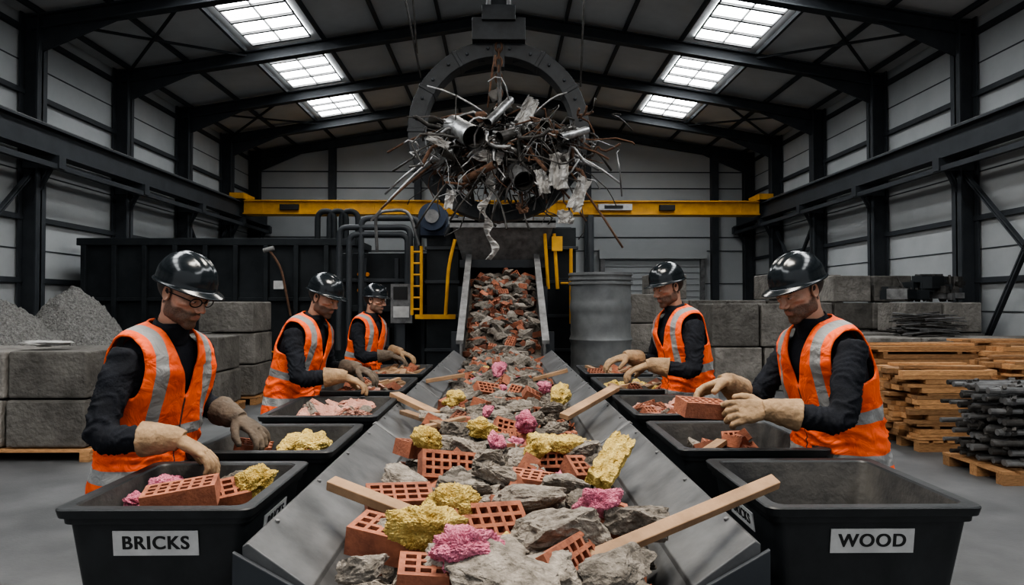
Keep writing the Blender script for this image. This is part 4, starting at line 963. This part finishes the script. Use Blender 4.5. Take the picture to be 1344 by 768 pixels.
# ------------------------------------------------------------------ yard stock
def blocks(name,lst,pallet=None):
    G=group(name,lst[0][0]); b=MB()
    for c_,s in lst: b.box(c_,s,'conc',(0,0,R.uniform(-.02,.02)))
    b.make('blocks',G,bevel=.022)
    if pallet:
        b=MB(); x0,x1,y0,y1=pallet
        for y in np.arange(y0+.05,y1,.14): b.bx(x0,x1,y-.05,y+.05,.10,.125,'wood')
        for x in (x0+.06,(x0+x1)/2,x1-.06): b.bx(x-.05,x+.05,y0,y1,.02,.10,'wood'); b.bx(x-.05,x+.05,y0,y1,0,.02,'wood')
        b.make('pallet',G)
    return G
def stack(name,x0,y0,nx,ny,nz,sx,sy,sz,z0=0,pallet=False,drop=None):
    L_=[]
    for k in range(nz):
        for j in range(ny):
            for i in range(nx):
                if drop and drop(i,j,k): continue
                L_.append(((x0+sx*(i+.5)+R.uniform(-.03,.03),y0+sy*(j+.5)+R.uniform(-.03,.03),z0+sz*(k+.5)),(sx-.04,sy-.02,sz-.02)))
    return blocks(name,L_,(x0-.05,x0+sx*nx+.05,y0-.05,y0+sy*ny+.05) if pallet else None)
stack('concrete_block_stack',-6.9,7.2,3,1,2,.86,1.1,.51,.13,True)
stack('concrete_block_stack',-5.90,11.2,2,1,3,.93,.9,.52,.13,True,lambda i,j,k:k==2 and i==0)
stack('concrete_block_stack',-5.5,9.95,2,1,2,.70,.85,.52,.13,True)
stack('concrete_block_stack',3.95,12.8,2,1,2,.93,1,.83)
stack('concrete_block_stack',3.3,15.3,5,1,4,.88,.9,.58,0,False,lambda i,j,k:k==3 and i in(1,2))
stack('concrete_block_stack',6.0,14.0,3,1,4,.82,.9,.56,0,False,lambda i,j,k:k==3 and i==0)
stack('concrete_block_stack',6.5,12.2,3,1,3,.73,.9,.56,0,False,lambda i,j,k:k==2 and i==0)
stack('concrete_block_stack',5.9,10.6,4,1,2,.72,.8,.56)
stack('concrete_block_stack',2.45,14.2,1,1,3,.8,.8,.62)
b=MB(); v,f=FLS[2]; b.add(v,f,'sheet',.9,T((-4.95,7.5,1.21),(0,0,.2),(.55,.3,.10))); b.make('cement_bag',smooth=True)
def pile(name,cx,cy,h,r,seed):
    n=140;V=[];F=[]
    for j in range(n):
        for i in range(n):
            u=-1+2*i/(n-1);v=-1+2*j/(n-1); d=math.hypot(u,v); x=cx+u*r;y=cy+v*r
            x=max(x,-WX+.1)
            z=h*max(0,1-d*1.02)*(1+.12*noise.noise(Vector((x*1.2,y*1.2,seed))))
            z=z-.10*h*math.exp(-(d*5)**2)
            if z>0.01: z+=.06*noise.noise(Vector((x*7,y*7,seed)))+.07*noise.noise(Vector((x*21,y*21,seed)))
            V.append((x,y,max(0.0,z)+.002))
    for j in range(n-1):
        for i in range(n-1): a=j*n+i; F.append((a,a+1,a+n+1,a+n))
    b=MB(); b.add(V,F,'gravel'); b.make(name,smooth=True)
pile('gravel_pile',-8.0,10.6,2.2,1.9,1); pile('gravel_pile',-7.55,12.1,2.25,1.6,2); pile('gravel_pile',-7.4,9.4,1.75,1.05,3)
def lumber(x0,x1,y0,y1,z1,seed):
    G=group('lumber_stack',((x0+x1)/2,(y0+y1)/2,0)); b=MB(); z=.13; r=random.Random(seed)
    while z<z1:
        t=r.choice([.03,.04,.05,.06]); y=y0
        while y<y1-.05:
            w=r.uniform(.08,.17); w=min(w,y1-y); dx=r.uniform(-.16,.12)
            b.box(((x0+x1)/2+dx,y+w/2,z+t/2),(x1-x0+r.uniform(-.14,.10),w-.006,t-.004),'wood',(0,0,r.uniform(-.02,.02)),r.random())
            y+=w
        z+=t
        if r.random()<.10:
            for x in (x0+.2,x1-.2): b.bx(x-.03,x+.03,y0,y1,z,z+.03,'wood',.1)
            z+=.03
    for i in range(3):
        y=r.uniform(y0+.1,y1-.1); b.box(((x0+x1)/2+r.uniform(-.1,.1),y,z+.02),(x1-x0,.1,.03),'wood',(0,0,r.uniform(-.15,.15)),r.random())
    b.make('boards',G)
    b=MB()
    for x in np.arange(x0+.05,x1,.16): b.bx(x-.055,x+.055,y0,y1,.1,.125,'wood')
    for y in (y0+.06,(y0+y1)/2,y1-.06): b.bx(x0,x1,y-.05,y+.05,0,.1,'wood')
    b.make('pallet',G)
lumber(4.65,6.0,8.6,9.5,1.10,1); lumber(4.6,5.5,7.5,8.3,.88,2); lumber(6.15,7.6,8.5,9.5,1.12,3); lumber(5.75,6.6,7.6,8.3,.97,5)
G=group('scaffold_tube_stack',(5.1,6.5,0)); b=MB()
for k in range(8):
    for j in range(9):
        y=6.15+j*.085+(k%2)*.04; z=.18+k*.095
        x0=4.47+R.uniform(-.05,.16); x1=5.7+R.uniform(-.1,.1); r=R.choice([.02,.026,.03]); b.tube([(x0,y,z),(x1,y,z)],r,R.choice(['dkscrap','steel3','steel3']),10)
        for q in range(3 if j<2 else 1):
            x=x0+R.uniform(.02,.9); b.tube([(x,y,z),(x+.05,y,z)],.038,R.choice(['steel3','dkscrap']),8); b.box((x+.025,y-.03,z+.03),(.03,.05,.03),'dkscrap',rrot(.5))
b.make('tubes',G)
b=MB()
for x in np.arange(4.55,5.7,.16): b.bx(x-.055,x+.055,6.1,6.95,.1,.125,'wood')
for y in (6.15,6.5,6.9): b.bx(4.5,5.7,y-.05,y+.05,0,.1,'wood')
b.make('pallet',G)
G=group('rebar_bundle',(6.9,11,1.2)); b=MB()
for i in range(80):
    a=R.uniform(-.5,.5); p=Vector((6.9+R.uniform(-.25,.25),11.0+R.uniform(-.2,.2),1.15+R.uniform(0,.32))); d=Vector((math.cos(a)*.35,R.uniform(-.1,.1),R.uniform(-.03,.04))); b.tube([p-d,p+d],.013,R.choice(['dkscrap','steel3']),6)
b.make('bars',G)
G=group('scrap_machinery_pile',(8.0,12.6,1.75)); b=MB()
for i in range(40):
    x=R.uniform(7.3,8.6); z=1.70+R.uniform(.0,.35)*(1 if x>7.7 else .4); s=R.uniform(.08,.22); b.box((x,12.65+R.uniform(-.2,.2),z+s*.5),(s*1.8,s,s),R.choice(['dkscrap','black','black','steel3']),(0,0,R.uniform(0,3)))
for i in range(18):
    x=R.uniform(7.4,8.5); b.tube([(x,12.6,1.69),(x+R.uniform(-.2,.2),12.7,1.8+R.uniform(.2,.4))],.025,'dkscrap',8)
b.make('parts',G)

# ------------------------------------------------------------------ world & light
w=bpy.data.worlds.new('sky'); scene.world=w; w.use_nodes=True; bg=w.node_tree.nodes['Background']; bg.inputs[0].default_value=(.93,.96,1,1); bg.inputs[1].default_value=.62
def area(name,loc,rot,sx,sy,e,col=(1,1,1)):
    l=bpy.data.lights.new(name,'AREA'); l.shape='RECTANGLE'; l.size=sx; l.size_y=sy; l.energy=e; l.color=col; o=bpy.data.objects.new(name,l); o.location=loc; o.rotation_euler=rot; COL.objects.link(o); return o
area('overhead_fill_light',(0,2.2,6.2),(d2r(-8),0,0),1.8,2.0,430,(1,.93,.83))  # added fill light above the work area, no fixture behind it
area('overhead_fill_light',(0,10.5,6.8),(0,0,0),2.0,1.6,170,(1,.95,.88))  # second added fill light, further down the hall
scene.view_settings.view_transform='AgX'
try: scene.view_settings.look='AgX - Medium High Contrast'
except Exception as e: print(e)
scene.view_settings.exposure=.15
